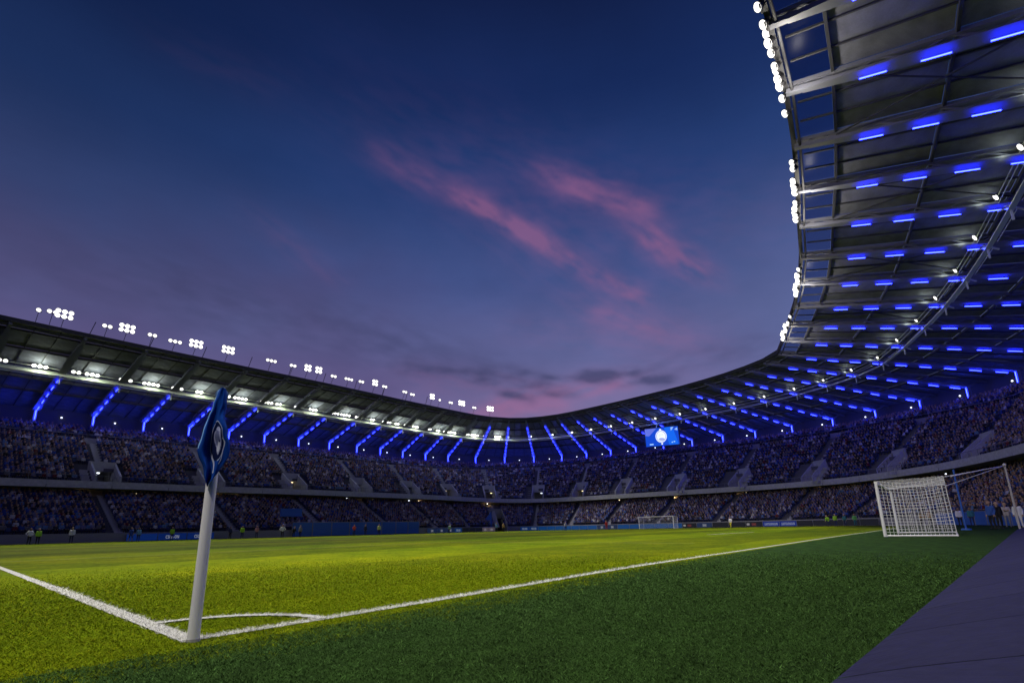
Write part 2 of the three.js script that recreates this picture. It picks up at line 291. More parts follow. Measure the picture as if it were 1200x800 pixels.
{
  for (const t of tiers) {
    const list = [];
    for (let k = 0; k < t.rows; k++) {
      // the lowest rows of the upper tier stop at the entrance portals
      const cuts = []; if (t.name === 'lower' && k < TUNNEL_ROWS) { const v = off(S(TUNNEL_U - 0.05), S(TUNNEL_U).db + 2, 0).distanceTo(off(S(TUNNEL_U + 0.05), S(TUNNEL_U).db + 2, 0)) / 0.1; cuts.push([TUNNEL_U - 1.7 / v, TUNNEL_U + 1.7 / v]); }
      if (t.name === 'upper' && k < PORTAL_ROWS) for (const u of upStairs) { const p = S(u), v = off(S(u - 0.05), p.db - 1.5, 0).distanceTo(off(S(u + 0.05), S(u + 0.05).db - 1.5, 0)) / 0.1; cuts.push([u - PORTAL / 2 / v, u + PORTAL / 2 / v]); }
      let from = 0; for (const [c0, c1] of [...cuts, [N - 1, N - 1]]) {
        const step = (c0 - from) / Math.max(1, Math.round((c0 - from) * 3));
        list.push(ribbon(s => { const [a, , h] = tread(t, s, k); return [a, h]; }, s => { const [, b, h] = tread(t, s, k); return [b, h]; }, from, c0, step));
        list.push(ribbon(s => { const [a, , h] = tread(t, s, k); return [a, k ? tread(t, s, k - 1)[2] : t.name === 'lower' ? -0.04 : h - 0.6]; }, s => { const [a, , h] = tread(t, s, k); return [a, h]; }, from, c0, step));
        from = c1;
      }
    }
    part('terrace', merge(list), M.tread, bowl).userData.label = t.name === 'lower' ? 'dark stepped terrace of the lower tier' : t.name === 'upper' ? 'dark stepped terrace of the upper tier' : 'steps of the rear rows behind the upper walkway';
  }
  // slab under the upper tier, wall at the back of the lower tier, back wall under the roof, walkway wall
  part('soffit', merge([ribbon(s => [s.db - 0.1, s.hb - 0.55], s => [s.db - 4.4, s.hb - 0.62]), ribbon(s => [s.db - 4.4, s.hb - 0.62], s => [s.db - 4.4, 6.3]), ribbon(s => [s.db - 3.1, 6.5], s => [s.db - 4.5, 6.5])]), M.soffit, bowl);
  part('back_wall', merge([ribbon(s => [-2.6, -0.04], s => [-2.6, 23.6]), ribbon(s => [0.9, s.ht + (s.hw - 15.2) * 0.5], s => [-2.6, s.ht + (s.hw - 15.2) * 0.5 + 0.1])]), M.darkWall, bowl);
  part('walkway_wall', merge([ribbon(s => [s.db * 0.32, s.hw], s => [s.db * 0.32 - 1.1, s.hw + 0.02]), ribbon(s => [s.db * 0.32 - 1.1, s.hw], s => [s.db * 0.32 - 1.1, s.hw + 1.2])]), M.concrete, bowl);
  // pitch wall in front of the lower tier
  for (const [ua, ub] of [[0, TUNNEL_U - 0.28], [TUNNEL_U + 0.28, N - 1]]) part('front_wall', merge([ribbon(s => [s.db + s.df + 0.9, -0.03], s => [s.db + s.df + 0.9, 1.15], ua, ub), ribbon(s => [s.db + s.df + 0.9, 1.15], s => [s.db + s.df + 0.75, 1.15], ua, ub), ribbon(s => [s.db + s.df + 0.75, 1.15], s => [s.db + s.df + 0.75, 0], ua, ub)]), M.greyBoard, bowl);
  // balcony parapet and rail, one piece for each bay
  for (let i = 0; i < N - 1; i++) {
    const gap = 0.012, u0 = i + gap / 2, u1 = i + 1 - gap / 2, st = (u1 - u0) / 4;
    const face = merge([ribbon(s => [s.db, s.hb - 0.55], s => [s.db, s.hb + 0.45], u0, u1, st), ribbon(s => [s.db, s.hb + 0.45], s => [s.db - 0.35, s.hb + 0.45], u0, u1, st), ribbon(s => [s.db - 0.35, s.hb + 0.45], s => [s.db - 0.35, s.hb - 0.1], u0, u1, st), ribbon(s => [s.db, s.hb - 0.55], s => [s.db - 0.35, s.hb - 0.55], u0, u1, st)]);
    const p = part('parapet_panel', face, M.parapet, bowl);
    const rail = []; let a = null;
    for (let u = u0; u <= u1 + 1e-6; u += st) { const s = S(u), b = off(s, s.db - 0.2, s.hb + 1.25); rail.push(tube(off(s, s.db - 0.2, s.hb + 0.45), b, 0.025, 5)); if (a) rail.push(tube(a, b, 0.035, 5)); a = b; }
    part('railing', merge(rail), M.steel, p);
    // rail of the upper walkway
    const wr = []; a = null;
    for (let u = u0; u <= u1 + 1e-6; u += st) { const s = S(u), b = off(s, s.db * 0.32 - 1.05, s.hw + 1.75); wr.push(tube(off(s, s.db * 0.32 - 1.05, s.hw + 1.2), b, 0.025, 5)); if (a) wr.push(tube(a, b, 0.045, 5)); a = b; }
    part('walkway_rail', merge(wr), M.steel, bowl);
  }
}
// stairs and entrance portals
function stairFlight(t, u, width, k0, k1, label) {
  const s = S(u), side = new THREE.Vector3(-s.n.z, 0, s.n.x).multiplyScalar(width / 2), list = [];
  for (let k = k0; k < k1; k++) {
    const [a, b, h] = tread(t, s, k), up = k + 1 < t.rows ? tread(t, s, k + 1)[2] - h : 0.3;
    for (const [x, y, z] of [[a + 0.02, (a + b) / 2, 0.05], [(a + b) / 2, b + 0.02, 0.05 + up / 2]]) {
      const A = off(s, x, h + z), B = off(s, y, h + z);
      list.push(slab(A.clone().add(side), A.clone().sub(side), B.clone().sub(side), B.clone().add(side), 0.24, 0.3));
    }
  }
  part('stair_flight', merge(list), M.stair, bowl).userData.label = label;
}
for (const u of lowStairs) stairFlight(tiers[0], u, 1.15, 0, LOW_ROWS, 'pale stairs up the lower tier');
for (const u of upStairs) {
  const s = S(u), side = new THREE.Vector3(-s.n.z, 0, s.n.x), h0 = s.hb + 0.3, d0 = s.db - 0.72, w = PORTAL / 2;
  const depth = PORTAL_ROWS * (s.db * 0.68 - 0.7) / UP_ROWS, dE = d0 - depth, hE = tread(tiers[1], s, PORTAL_ROWS)[2];
  stairFlight(tiers[1], u, 1.15, PORTAL_ROWS + 1, UP_ROWS, 'pale stairs from a portal up to the walkway');
  const pt = (x, d, h) => off(s, d, h).addScaledVector(side, x);
  const walls = [slab(pt(-w, d0, h0 + 0.02), pt(w, d0, h0 + 0.02), pt(w, dE - 1.5, h0 + 0.02), pt(-w, dE - 1.5, h0 + 0.02), 0.3, 0.3)];
  for (const q of [-1, 1]) {
    const x = q * (w + 0.02);
    walls.push(slab(pt(x, d0 + 0.2, h0 - 0.4), pt(x, dE - 1.4, h0 - 0.4), pt(x, dE - 0.2, hE + 0.95), pt(x, d0 + 0.2, h0 + 1.0), 0.28, 0.3));
    // steps that climb beside the notch
    const sl = depth / PORTAL_ROWS; for (let k = 0; k < PORTAL_ROWS; k++) { const hk = tread(tiers[1], s, k)[2] + 0.06, da = d0 - k * sl, xa = q * (w + 0.3), xb = q * (w + 1.25); walls.push(slab(pt(xa, da, hk), pt(xb, da, hk), pt(xb, da - sl, hk), pt(xa, da - sl, hk), 0.5, 0.3)); }
  }
  const lt = h0 + 2.0; walls.push(bar(pt(-w - 0.2, dE - 0.1, (lt + hE + 1.0) / 2), pt(w + 0.2, dE - 0.1, (lt + hE + 1.0) / 2), 0.3, hE + 1.0 - lt));
  const hh = lt - h0;
  const po = part('entrance_portal', merge(walls), M.stair, bowl);
  part('passage', merge([slab(pt(-w, dE - 4, h0 + 2.3), pt(w, dE - 4, h0 + 2.3), pt(w, dE - 0.3, h0 + 2.1), pt(-w, dE - 0.3, h0 + 2.1), 0.1), slab(pt(-w, dE - 4, h0), pt(w, dE - 4, h0), pt(w, dE - 1.5, h0 + 0.02), pt(-w, dE - 1.5, h0 + 0.02), 0.1), bar(pt(-w, dE - 4, h0 + 1.1), pt(w, dE - 4, h0 + 1.1), 0.1, 2.3), bar(pt(-w, dE - 4, h0 + 1.1), pt(-w, dE - 1.2, h0 + 1.1), 0.1, 2.3), bar(pt(w, dE - 4, h0 + 1.1), pt(w, dE - 1.2, h0 + 1.1), 0.1, 2.3)]), M.concrete, po);
  if (rnd() < 0.75) part('doorway_lamp', new THREE.BoxGeometry(0.35, 0.16, 0.35).applyMatrix4(new THREE.Matrix4().setPosition(pt(range(-0.8, 0.8), dE - 0.9, h0 + hh - 0.2))), rnd() < 0.6 ? M.warm : M.cool, po);
}
// dark players' tunnel in the far corner with its blue drape
{
  const u = TUNNEL_U, s = S(u), side = new THREE.Vector3(-s.n.z, 0, s.n.x), d0 = s.db + s.df + 1.05;
  const pt = (x, d, h) => off(s, d, h).addScaledVector(side, x);
  const t = thing('players_tunnel', 'dark players tunnel opening cut into the corner of the lower tier', 'tunnel');
  const hT = tread(tiers[0], s, TUNNEL_ROWS)[2], dT = tread(tiers[0], s, TUNNEL_ROWS)[0];
  for (const x of [-1.75, 1.75]) part('side_wall', merge([slab(pt(x, d0, -0.02), pt(x, dT, -0.02), pt(x, dT, hT + 0.5), pt(x, d0, 2.0), 0.16), bar(pt(x, dT, 1.6), pt(x, dT - 6, 1.6), 0.16, 3.2)]), M.concrete, t);
  part('passage_roof', slab(pt(-1.8, dT + 0.1, 3.3), pt(1.8, dT + 0.1, 3.3), pt(1.8, dT - 6, 3.3), pt(-1.8, dT - 6, 3.3), 0.15), M.concrete, t);
  part('passage_end', bar(pt(-1.8, dT - 6, 1.6), pt(1.8, dT - 6, 1.6), 0.15, 3.3), M.concrete, t);
  part('lintel', bar(pt(-1.8, dT + 0.05, (3.2 + hT + 0.5) / 2), pt(1.8, dT + 0.05, (3.2 + hT + 0.5) / 2), 0.3, hT + 0.5 - 3.1), M.soffit, t);
  const dr = thing('blue_drape', 'tall slanted blue drape standing beside the dark players tunnel', 'drape');
  part('cloth', slab(pt(-4.6, d0 + 0.3, 0.05), pt(-1.9, d0 + 0.3, 0.05), pt(-1.9, d0 - 0.9, 4.9), pt(-4.2, d0 - 0.2, 1.9), 0.12), M.blueBoard, dr);
  part('frame_post', tube(pt(-1.85, d0 - 0.8, 0), pt(-1.85, d0 - 0.8, 4.9), 0.06), M.steelDark, dr);
}
// lamps: under the balcony (warm) and on the back wall (cool)
{
  const bulb = new THREE.SphereGeometry(0.13, 10, 8), plate = new THREE.CylinderGeometry(0.2, 0.2, 0.08, 10);
  for (let u = 2.6; u < 36; u += 0.5) {
    if (rnd() < 0.52) continue;
    const s = S(u), p = off(s, s.db - range(2.4, 4.1), s.hb - 0.80);
    const o = thing('soffit_lamp', 'small warm lamp on the ceiling under the balcony', 'lamp', 'lamps under the balcony'); o.position.copy(p);
    part('glowing_bulb', bulb, rnd() < 0.8 ? M.warm : M.cool, o); part('base_plate', plate, M.housing, o).position.y = 0.14;
    if (rnd() < 0.6) { const l = new THREE.PointLight(0xffc070, 1.3, 0, 2); l.position.copy(p); l.position.y -= 0.22; l.castShadow = true; l.shadow.radius = 6; scene.add(l); }
  }
  for (let u = 3.5; u < 36; u += 1) {
    const s = S(u), p = off(s, -2.3, 20.4);
    const o = thing('wall_lamp', 'small white lamp on the dark back wall under the roof', 'lamp', 'lamps on the back wall'); o.position.copy(p);
    part('glowing_bulb', bulb, M.cool, o); part('bracket', bar(new THREE.Vector3(), new THREE.Vector3(s.n.x, 0, s.n.z).multiplyScalar(0.3), 0.14, 0.1), M.housing, o);
  }
}

// ------------------------------------------------------------------ roof: beams with blue strips, columns, sheets, purlins, catwalk
const HE = 28.1, HK = 22.3;                                    // height of the sheets at the edge and over the columns
const roofPt = (s, t, dh = 0) => new THREE.Vector3(mix(s.E.x, s.K.x, t), mix(HE, HK, t) + dh, mix(s.E.z, s.K.z, t));
const chordDrop = t => mix(0.75, 1.35, t);
const chordPt = (s, t) => roofPt(s, t, -chordDrop(t));
const roof = thing('stadium_roof', 'dark cantilevered stadium roof carried on beams with blue light strips', 'roof');
const ROWS = [0, 0.09, 0.29, 0.48, 0.65, 0.83, 1.12];
for (let i = 0; i < N - 1; i++) {
  const a = S(i), b = S(i + 1), near = i >= 32;
  for (let k = 0; k < ROWS.length - 1; k++) {
    const t0 = ROWS[k] + 0.003, t1 = ROWS[k + 1] - 0.003, g = 0.012;
    const q = (w, t) => { const s = w < 0.5 ? a : b, o = w < 0.5 ? b : a; return roofPt(s, t).lerp(roofPt(o, t), g); };
    const glass = near && k === 0;
    part(glass ? 'glass_panel' : 'roof_panel', slab(q(0, t0), q(1, t0), q(1, t1), q(0, t1), 0.06, 0.12), glass ? M.polycarb : M.sheets[(i * 7 + k * 3) % 3], roof);
    if (k > 0) part('purlin', bar(roofPt(a, ROWS[k], -0.22), roofPt(b, ROWS[k], -0.22), 0.16, 0.3), M.steelDark, roof);
  }
  part('edge_beam', merge([bar(roofPt(a, 0, -0.2), roofPt(b, 0, -0.2), 0.3, 0.55), tube(roofPt(a, 0.012, -0.75), roofPt(b, 0.012, -0.75), 0.09, 8)]), M.steelDark, roof);
  // thin secondary rafters and wind bracing
  const sec = []; for (const w of [0.33, 0.67]) sec.push(bar(roofPt(a, 0.02, -0.14).lerp(roofPt(b, 0.02, -0.14), w), roofPt(a, 1.1, -0.14).lerp(roofPt(b, 1.1, -0.14), w), 0.09, 0.12));
  part('rafter', merge(sec), M.steelDark, roof);
  if (i >= 30 && i % 2 === 0) { part('brace', tube(roofPt(a, 0.09, -0.5), roofPt(b, 0.48, -0.5), 0.06, 6), M.steelDark, roof); part('brace', tube(roofPt(b, 0.09, -0.5), roofPt(a, 0.48, -0.5), 0.06, 6), M.steelDark, roof); }
}
const blueLights = [];
for (let i = 0; i < N; i++) {
  const s = S(i), left = i < 16, list = [];
  list.push(bar(chordPt(s, 0.0), chordPt(s, 1.0), 0.34, 0.30), bar(roofPt(s, 0.0, -0.28), roofPt(s, 1.1, -0.28), 0.26, 0.26));
  const web = 9; for (let k = 0; k < web; k++) { const t0 = k / web, t1 = (k + 1) / web; list.push(bar(chordPt(s, t0), roofPt(s, (t0 + t1) / 2, -0.3), 0.10, 0.10)); list.push(bar(roofPt(s, (t0 + t1) / 2, -0.3), chordPt(s, t1), 0.10, 0.10)); }
  { const sd = new THREE.Vector3(-s.n.z, 0, s.n.x), q = (t, w) => chordPt(s, t).add(new THREE.Vector3(0, -0.16, 0)).addScaledVector(sd, w);
    list.push(slab(q(0.03, -0.17), q(0.03, 0.17), q(0.2, 0.48), q(0.2, -0.48), 0.04), slab(q(0.2, -0.48), q(0.2, 0.48), q(1, 0.48), q(1, -0.48), 0.04)); }
  const beam = part('roof_beam', merge(list), M.steel, roof);
  const foot = off(s, 0, s.ht - 3), knee = chordPt(s, 1.0);
  const col = part('column', merge([bar(foot, knee.clone().add(new THREE.Vector3(0, 0.15, 0)), 0.42, 0.42, new THREE.Vector3(s.n.x, 0, s.n.z)), bar(knee, off(s, -2.4, 22), 0.3, 0.3)]), M.steel, roof);
  if (i < 2 || i > 44) continue;
  // light strips hang just under the chord; on the long stand only on its rear half
  const n = 9, t0 = left ? 0.46 : 0.10, t1 = 0.985, cnt = left ? 5 : n, per = (t1 - t0) / cnt, dir = new THREE.Vector3().subVectors(chordPt(s, 1), chordPt(s, 0)).normalize();
  for (let k = 0; k < cnt; k++) {
    const ta = t0 + per * (k + 0.32), tb = ta + per * 0.46, dn = new THREE.Vector3(0, -0.48, 0);
    part('led_strip', bar(chordPt(s, ta).add(dn), chordPt(s, tb).add(dn), 0.06, 0.05), M.led, beam);
  }
  const fr = new THREE.Vector3(-s.n.x, 0, -s.n.z).multiplyScalar(0.30), low = off(s, 0, 19.2).add(fr), high = off(s, 0, 20.75).add(fr);
  part('led_strip', bar(low, high, 0.07, 0.05, fr), M.led, col);
  const pl = new THREE.PointLight(new THREE.Color().setRGB(0.03, 0.06, 1.0), 11, 0, 2); pl.position.copy(off(s, 1.6, 20.0)); pl.castShadow = true; pl.shadow.radius = 10; scene.add(pl);
}
// catwalk under the middle of the roof
const TC = 0.47, catPt = (s, dt = 0, dh = 0) => chordPt(s, TC + dt).add(new THREE.Vector3(0, -0.55 + dh, 0));
for (let i = 0; i < N - 1; i++) {
  const a = S(i), b = S(i + 1), mid = S(i + 0.5);
  const list = [bar(catPt(a), catPt(b), 0.42, 0.1)]; if (i < 20) list.push(bar(catPt(a, -0.026, 0.16), catPt(b, -0.026, 0.16), 0.04, 0.34));
  for (const dt of [-0.022, 0.022]) { list.push(bar(catPt(a, dt, 1.0), catPt(b, dt, 1.0), 0.06, 0.06), bar(catPt(a, dt, 0.5), catPt(b, dt, 0.5), 0.05, 0.05)); }
  part('catwalk_span', merge(list), M.catwalk, roof);
  part('catwalk_bracket', merge([bar(catPt(a, -0.025, -0.1), chordPt(a, TC + 0.02), 0.12, 0.12), bar(catPt(a, 0.025, -0.1), chordPt(a, TC - 0.02), 0.12, 0.12), bar(catPt(a, 0, -0.9), catPt(a, 0, 0.1), 0.14, 0.14)]), M.catwalk, roof);
}

// ------------------------------------------------------------------ floodlights
const headBox = new THREE.CylinderGeometry(0.29, 0.16, 0.34, 16).rotateX(Math.PI / 2), headLens = new THREE.CylinderGeometry(0.255, 0.255, 0.03, 16).rotateX(Math.PI / 2);
function aimed(o, dir) { o.quaternion.setFromUnitVectors(new THREE.Vector3(0, 0, 1), dir.clone().normalize()); return o; }
function floodCluster(name, label, group, base, mastTop, along, face, heads, big, parts = {}) {
  const o = thing(name, label, 'floodlight', group);
  o.position.copy(base);
  const top = mastTop.clone().sub(base);
  part('mast', tube(new THREE.Vector3(), top, 0.035, 6), M.steelDark, o);
  const w = heads * 0.62;
  part('crossbar', bar(top.clone().addScaledVector(along, -w / 2), top.clone().addScaledVector(along, w / 2), 0.08, 0.08), M.steelDark, o);
  for (let k = 0; k < heads; k++) {
    const h = part('lamp_head', headBox, M.housing, o); h.position.copy(top).addScaledVector(along, (k + 0.5) * (big ? 0.66 : 0.62) - (big ? heads * 0.33 : w / 2)).add(new THREE.Vector3(0, 0.25, 0)); aimed(h, face); if (big) h.scale.setScalar(1.1);
    const l = part('lamp_lens', headLens, big ? M.lens : parts.lens ?? M.lensDim, h); l.position.z = 0.175;
  }
  if (big) for (let k = 0; k < heads; k++) {
    const h = part('lamp_head', headBox, M.housing, o); h.position.copy(top).addScaledVector(along, (k + 0.5) * 0.66 - heads * 0.33).add(new THREE.Vector3(0, 0.93, 0)); aimed(h, face); h.scale.setScalar(1.1);
    part('lamp_lens', headLens, M.lens, h).position.z = 0.175;
  }
  return o;
}
// find the place along a curve that a column of the photograph shows
function uAt(px, t, h, u0, u1) { let best = 1e9, bu = u0; for (let u = u0; u <= u1; u += 0.02) { const e = Math.abs(proj(roofPt(S(u), t, h))[0] - px); if (e < best) { best = e; bu = u; } } return bu; }
function uAtY(py, t, h, u0, u1) { let best = 1e9, bu = u0; for (let u = u0; u <= u1; u += 0.02) { const e = Math.abs(proj(roofPt(S(u), t, h))[1] - py); if (e < best) { best = e; bu = u; } } return bu; }
function lookAlong(u, t = 0) { const a = roofPt(S(u - 0.1), t), b = roofPt(S(u + 0.1), t); return b.sub(a).normalize(); }
function spot(p, aim, I, angle, penumbra, color = 0xfff9ee) {
  const l = new THREE.SpotLight(color, I, 0, angle, penumbra, 2); l.position.copy(p); l.target.position.copy(aim); l.castShadow = true; l.shadow.radius = 12; l.shadow.mapSize.set(1024, 1024); scene.add(l, l.target); return l;
}
// on masts above the edge of the long stand's roof
for (const [px, n, big] of [[45, 1, 0], [60, 2, 0], [75, 3, 1], [125, 2, 0], [147, 3, 1], [177, 2, 0], [204, 3, 0], [228, 3, 1], [266, 3, 1], [316, 3, 0], [342, 2, 0], [359, 2, 1], [372, 2, 1], [389, 2, 0], [407, 3, 0], [422, 2, 0], [438, 2, 1], [449, 2, 0], [473, 2, 0], [482, 2, 0], [505, 2, 1], [514, 1, 0], [527, 2, 0], [540, 3, 1], [555, 2, 0], [574, 3, 1]]) {
  const u = uAt(px, 0, 1.8, 1.5, 17.5), s = S(u), al = lookAlong(u), base = roofPt(s, 0.03, 0.05), hgt = range(1.25, 1.6);
  const top = roofPt(s, -0.02, hgt);
  const o = floodCluster('roof_floodlight', big ? `bright floodlight with ${n} glaring heads on a mast above the long roof edge` : `dimmer floodlight with ${n} small heads on a mast above the long roof edge`, 'floodlights above the long roof edge', base, top, al, new THREE.Vector3(-s.n.x, -0.55, -s.n.z).add(new THREE.Vector3(-0.4, 0, 0)), n, big);
}
for (let u = 0.5; u < 17.5; u += 1.15) { const s = S(u), p = roofPt(s, -0.035, 2.2); spot(p, P(p.x, 0, -p.z - 24), FLOOD_LEFT, 0.66, 0.75); }
// bare lightning rods between them
for (const u of [3.05, 4.05, 5.05, 6.05, 7.05, 8.05, 9.05, 10.05, 11.05, 12.05]) { const s = S(u), o = thing('roof_rod', 'thin leaning rod on the long roof edge above a beam', 'rod', 'rods above the roof beams'); o.position.copy(roofPt(s, 0.03, 0.05)); part('rod', tube(new THREE.Vector3(), new THREE.Vector3(0.5, 2.3, 0.15), 0.05, 6), M.steelDark, o); part('foot_plate', new THREE.BoxGeometry(0.3, 0.06, 0.3), M.steelDark, o); }
// hung from the edge of the near roof
for (const [py, n, big] of [[8, 1, 0], [28, 1, 0], [50, 1, 1], [62, 1, 0], [78, 1, 0], [96, 2, 1], [115, 1, 0], [132, 1, 0], [190, 1, 0], [198, 1, 0], [223, 2, 1], [240, 2, 0], [255, 2, 1], [316, 1, 0], [323, 1, 0], [330, 2, 1], [343, 3, 1], [371, 1, 0], [379, 2, 0], [387, 2, 1], [396, 3, 1]]) {
  const u = uAtY(py, -0.005, -0.8, 31.5, 43), s = S(u), al = lookAlong(u), base = roofPt(s, 0.012, -0.42), top = roofPt(s, -0.006, -0.95);
  floodCluster('edge_floodlight', big ? `glaring floodlight of ${n} heads hung from the near roof edge` : `small floodlight of ${n} heads hung from the near roof edge`, 'floodlights along the near roof edge', base, top, al, new THREE.Vector3(-s.n.x, -0.75, -s.n.z).add(new THREE.Vector3(-0.5, 0, 0.1)), n, big);
  if (big) { const l = new THREE.PointLight(0xfff4e4, 22, 0, 2); l.position.copy(roofPt(s, 0.012, -1.9)); l.castShadow = true; l.shadow.radius = 12; scene.add(l); }
}
for (let r = -6; r <= 92; r += 6.2) {
  const u = uAlongEdge(r), s = S(u), p = roofPt(s, -0.035, -0.9), l0 = -p.z;
  spot(p, P(r, 0, l0 + 27.2 * Math.tan(0.36)), FLOOD_RIGHT, 0.66, 0.55);
}
function uAlongEdge(r) { let best = 1e9, bu = 46; for (let u = 31; u <= N - 1; u += 0.05) { const e = Math.abs(S(u).E.x - r); if (e < best) { best = e; bu = u; } } return bu; }
// added masts, unseen behind the camera, to light the pole, goal and turf
for (const [r, l, ar, al] of [[-15, -6, 22, 4], [-15, 20, 20, 14], [-15, 48, 22, 40]]) {
  const p = P(r, 26, l), o = floodCluster('added_floodlight', `added unseen floodlight mast ${l < 0 ? 'behind the padded barrier' : l < 30 ? 'behind the boundary line near the corner flag' : 'behind the boundary line towards the long stand'}`, 'added floodlight masts behind the corner', P(r, 0, l), p, new THREE.Vector3(0, 0, 1), new THREE.Vector3(ar - r, -26, -(al - l)), 4, 1);
  spot(p.clone().add(new THREE.Vector3(0.9, 0, 0)), P(ar, 0, al), FLOOD_ADDED_REAR, 0.62, 0.9);
}
// working lamps on the catwalk
for (let i = 2; i < 42; i++) {
  const cluster = i < 17 ? 2 : 1;
  for (let k = 0; k < cluster; k++) {
    const u = i + (cluster > 1 ? 0.15 + 0.42 * k + range(-0.12, 0.12) : 0.06), s = S(u), p = catPt(s, -0.02, 0.35);
    const n = cluster > 1 ? 2 + Math.floor(rnd() * 3) : 1;
    const o = floodCluster('catwalk_lamp', cluster > 1 ? `small white lamp bank of ${n} heads on the catwalk under the long roof` : 'single small lamp at a catwalk bracket under the far and near roof', cluster > 1 ? 'lamp banks on the long catwalk' : 'lamps at the catwalk brackets', p, p.clone().add(new THREE.Vector3(0, 0.5, 0)), lookAlong(u, TC), new THREE.Vector3(-s.n.x, -0.5, -s.n.z), n, 0, { lens: M.lensDim });
    if (cluster > 1 ? k === 1 : true) { const l = new THREE.PointLight(0xf4ffe2, cluster > 1 ? 15 : 2.2, 0, 2); l.position.copy(p).addScaledVector(s.n, -1.1); l.position.y += 0.3; l.castShadow = true; l.shadow.radius = 10; scene.add(l); }
  }
}

// ------------------------------------------------------------------ video screen hung under the far roof
function canvasTex(w, h, draw) { const c = document.createElement('canvas'); c.width = w; c.height = h; draw(c.getContext('2d'), w, h); const t = new THREE.CanvasTexture(c); t.colorSpace = THREE.SRGBColorSpace; t.magFilter = THREE.LinearFilter; return t; }
{
  const d = ray(776, 511.5), k = 119 / Math.hypot(d.x, d.z), c = new THREE.Vector3(d.x * k, EYE + d.y * k, d.z * k), w = 7.6, h = 4.2;
  const tex = canvasTex(512, 288, (g, W, H) => {
    g.fillStyle = '#0a45c8'; g.fillRect(0, 0, W, H);
    g.fillStyle = '#5f6fd8'; g.beginPath(); g.moveTo(0, 0); g.lineTo(190, 0); g.lineTo(60, 120); g.lineTo(0, 110); g.fill();
    g.fillStyle = '#0d62e6'; g.beginPath(); g.moveTo(300, 0); g.lineTo(430, 0); g.lineTo(500, 288); g.lineTo(360, 288); g.fill();
    g.fillStyle = '#8fb4f4'; g.beginPath(); g.moveTo(400, 10); g.lineTo(450, 6); g.lineTo(400, 70); g.fill(); g.beginPath(); g.moveTo(450, 50); g.lineTo(500, 20); g.lineTo(502, 70); g.fill();
    g.fillStyle = '#eef4ff'; g.beginPath(); g.ellipse(245, 140, 86, 98, 0, 0, 7); g.fill(); g.beginPath(); g.arc(240, 34, 16, 0, 7); g.fill(); g.beginPath(); g.arc(250, 258, 14, 0, 7); g.fill();
    g.strokeStyle = '#6f86c8'; g.lineWidth = 7; g.beginPath(); g.ellipse(245, 140, 70, 82, 0, 0, 7); g.stroke();
    g.fillStyle = '#9a9cae'; g.beginPath(); g.ellipse(252, 185, 44, 22, 0.1, 0, 7); g.fill(); g.fillStyle = '#c9d2ea'; g.fillRect(210, 105, 70, 8); g.fillRect(210, 125, 70, 8);
    g.fillStyle = '#a9d0ff'; g.fillRect(58, 246, 60, 18); g.fillRect(396, 240, 20, 16); g.fillRect(428, 232, 22, 16);
  });
  const o = thing('video_screen', 'blue video screen with a white round crest hung under the far roof', 'screen');
  o.position.copy(c); o.lookAt(P(30, c.y - 6, 30));
  part('cabinet', new THREE.BoxGeometry(w + 0.3, h + 0.3, 0.5), M.housing, o);
  const m = std(0.01, 0.01, 0.02, 0.4, { emissive: new THREE.Color(1, 1, 1), emissiveMap: tex, emissiveIntensity: 1.1 });
  part('display', new THREE.PlaneGeometry(w, h), m, o).position.z = 0.262;
  for (const x of [-2.6, 2.6]) part('hanger', tube(new THREE.Vector3(x, h / 2, 0), new THREE.Vector3(x, h / 2 + 2.6, -0.3), 0.08), M.steelDark, o);
  const l = new THREE.PointLight(0x3a6cff, 40, 0, 2); l.position.copy(c).add(new THREE.Vector3(0, 0, 1).applyQuaternion(o.quaternion).multiplyScalar(0.8)); l.castShadow = true; l.shadow.radius = 40; scene.add(l);
}

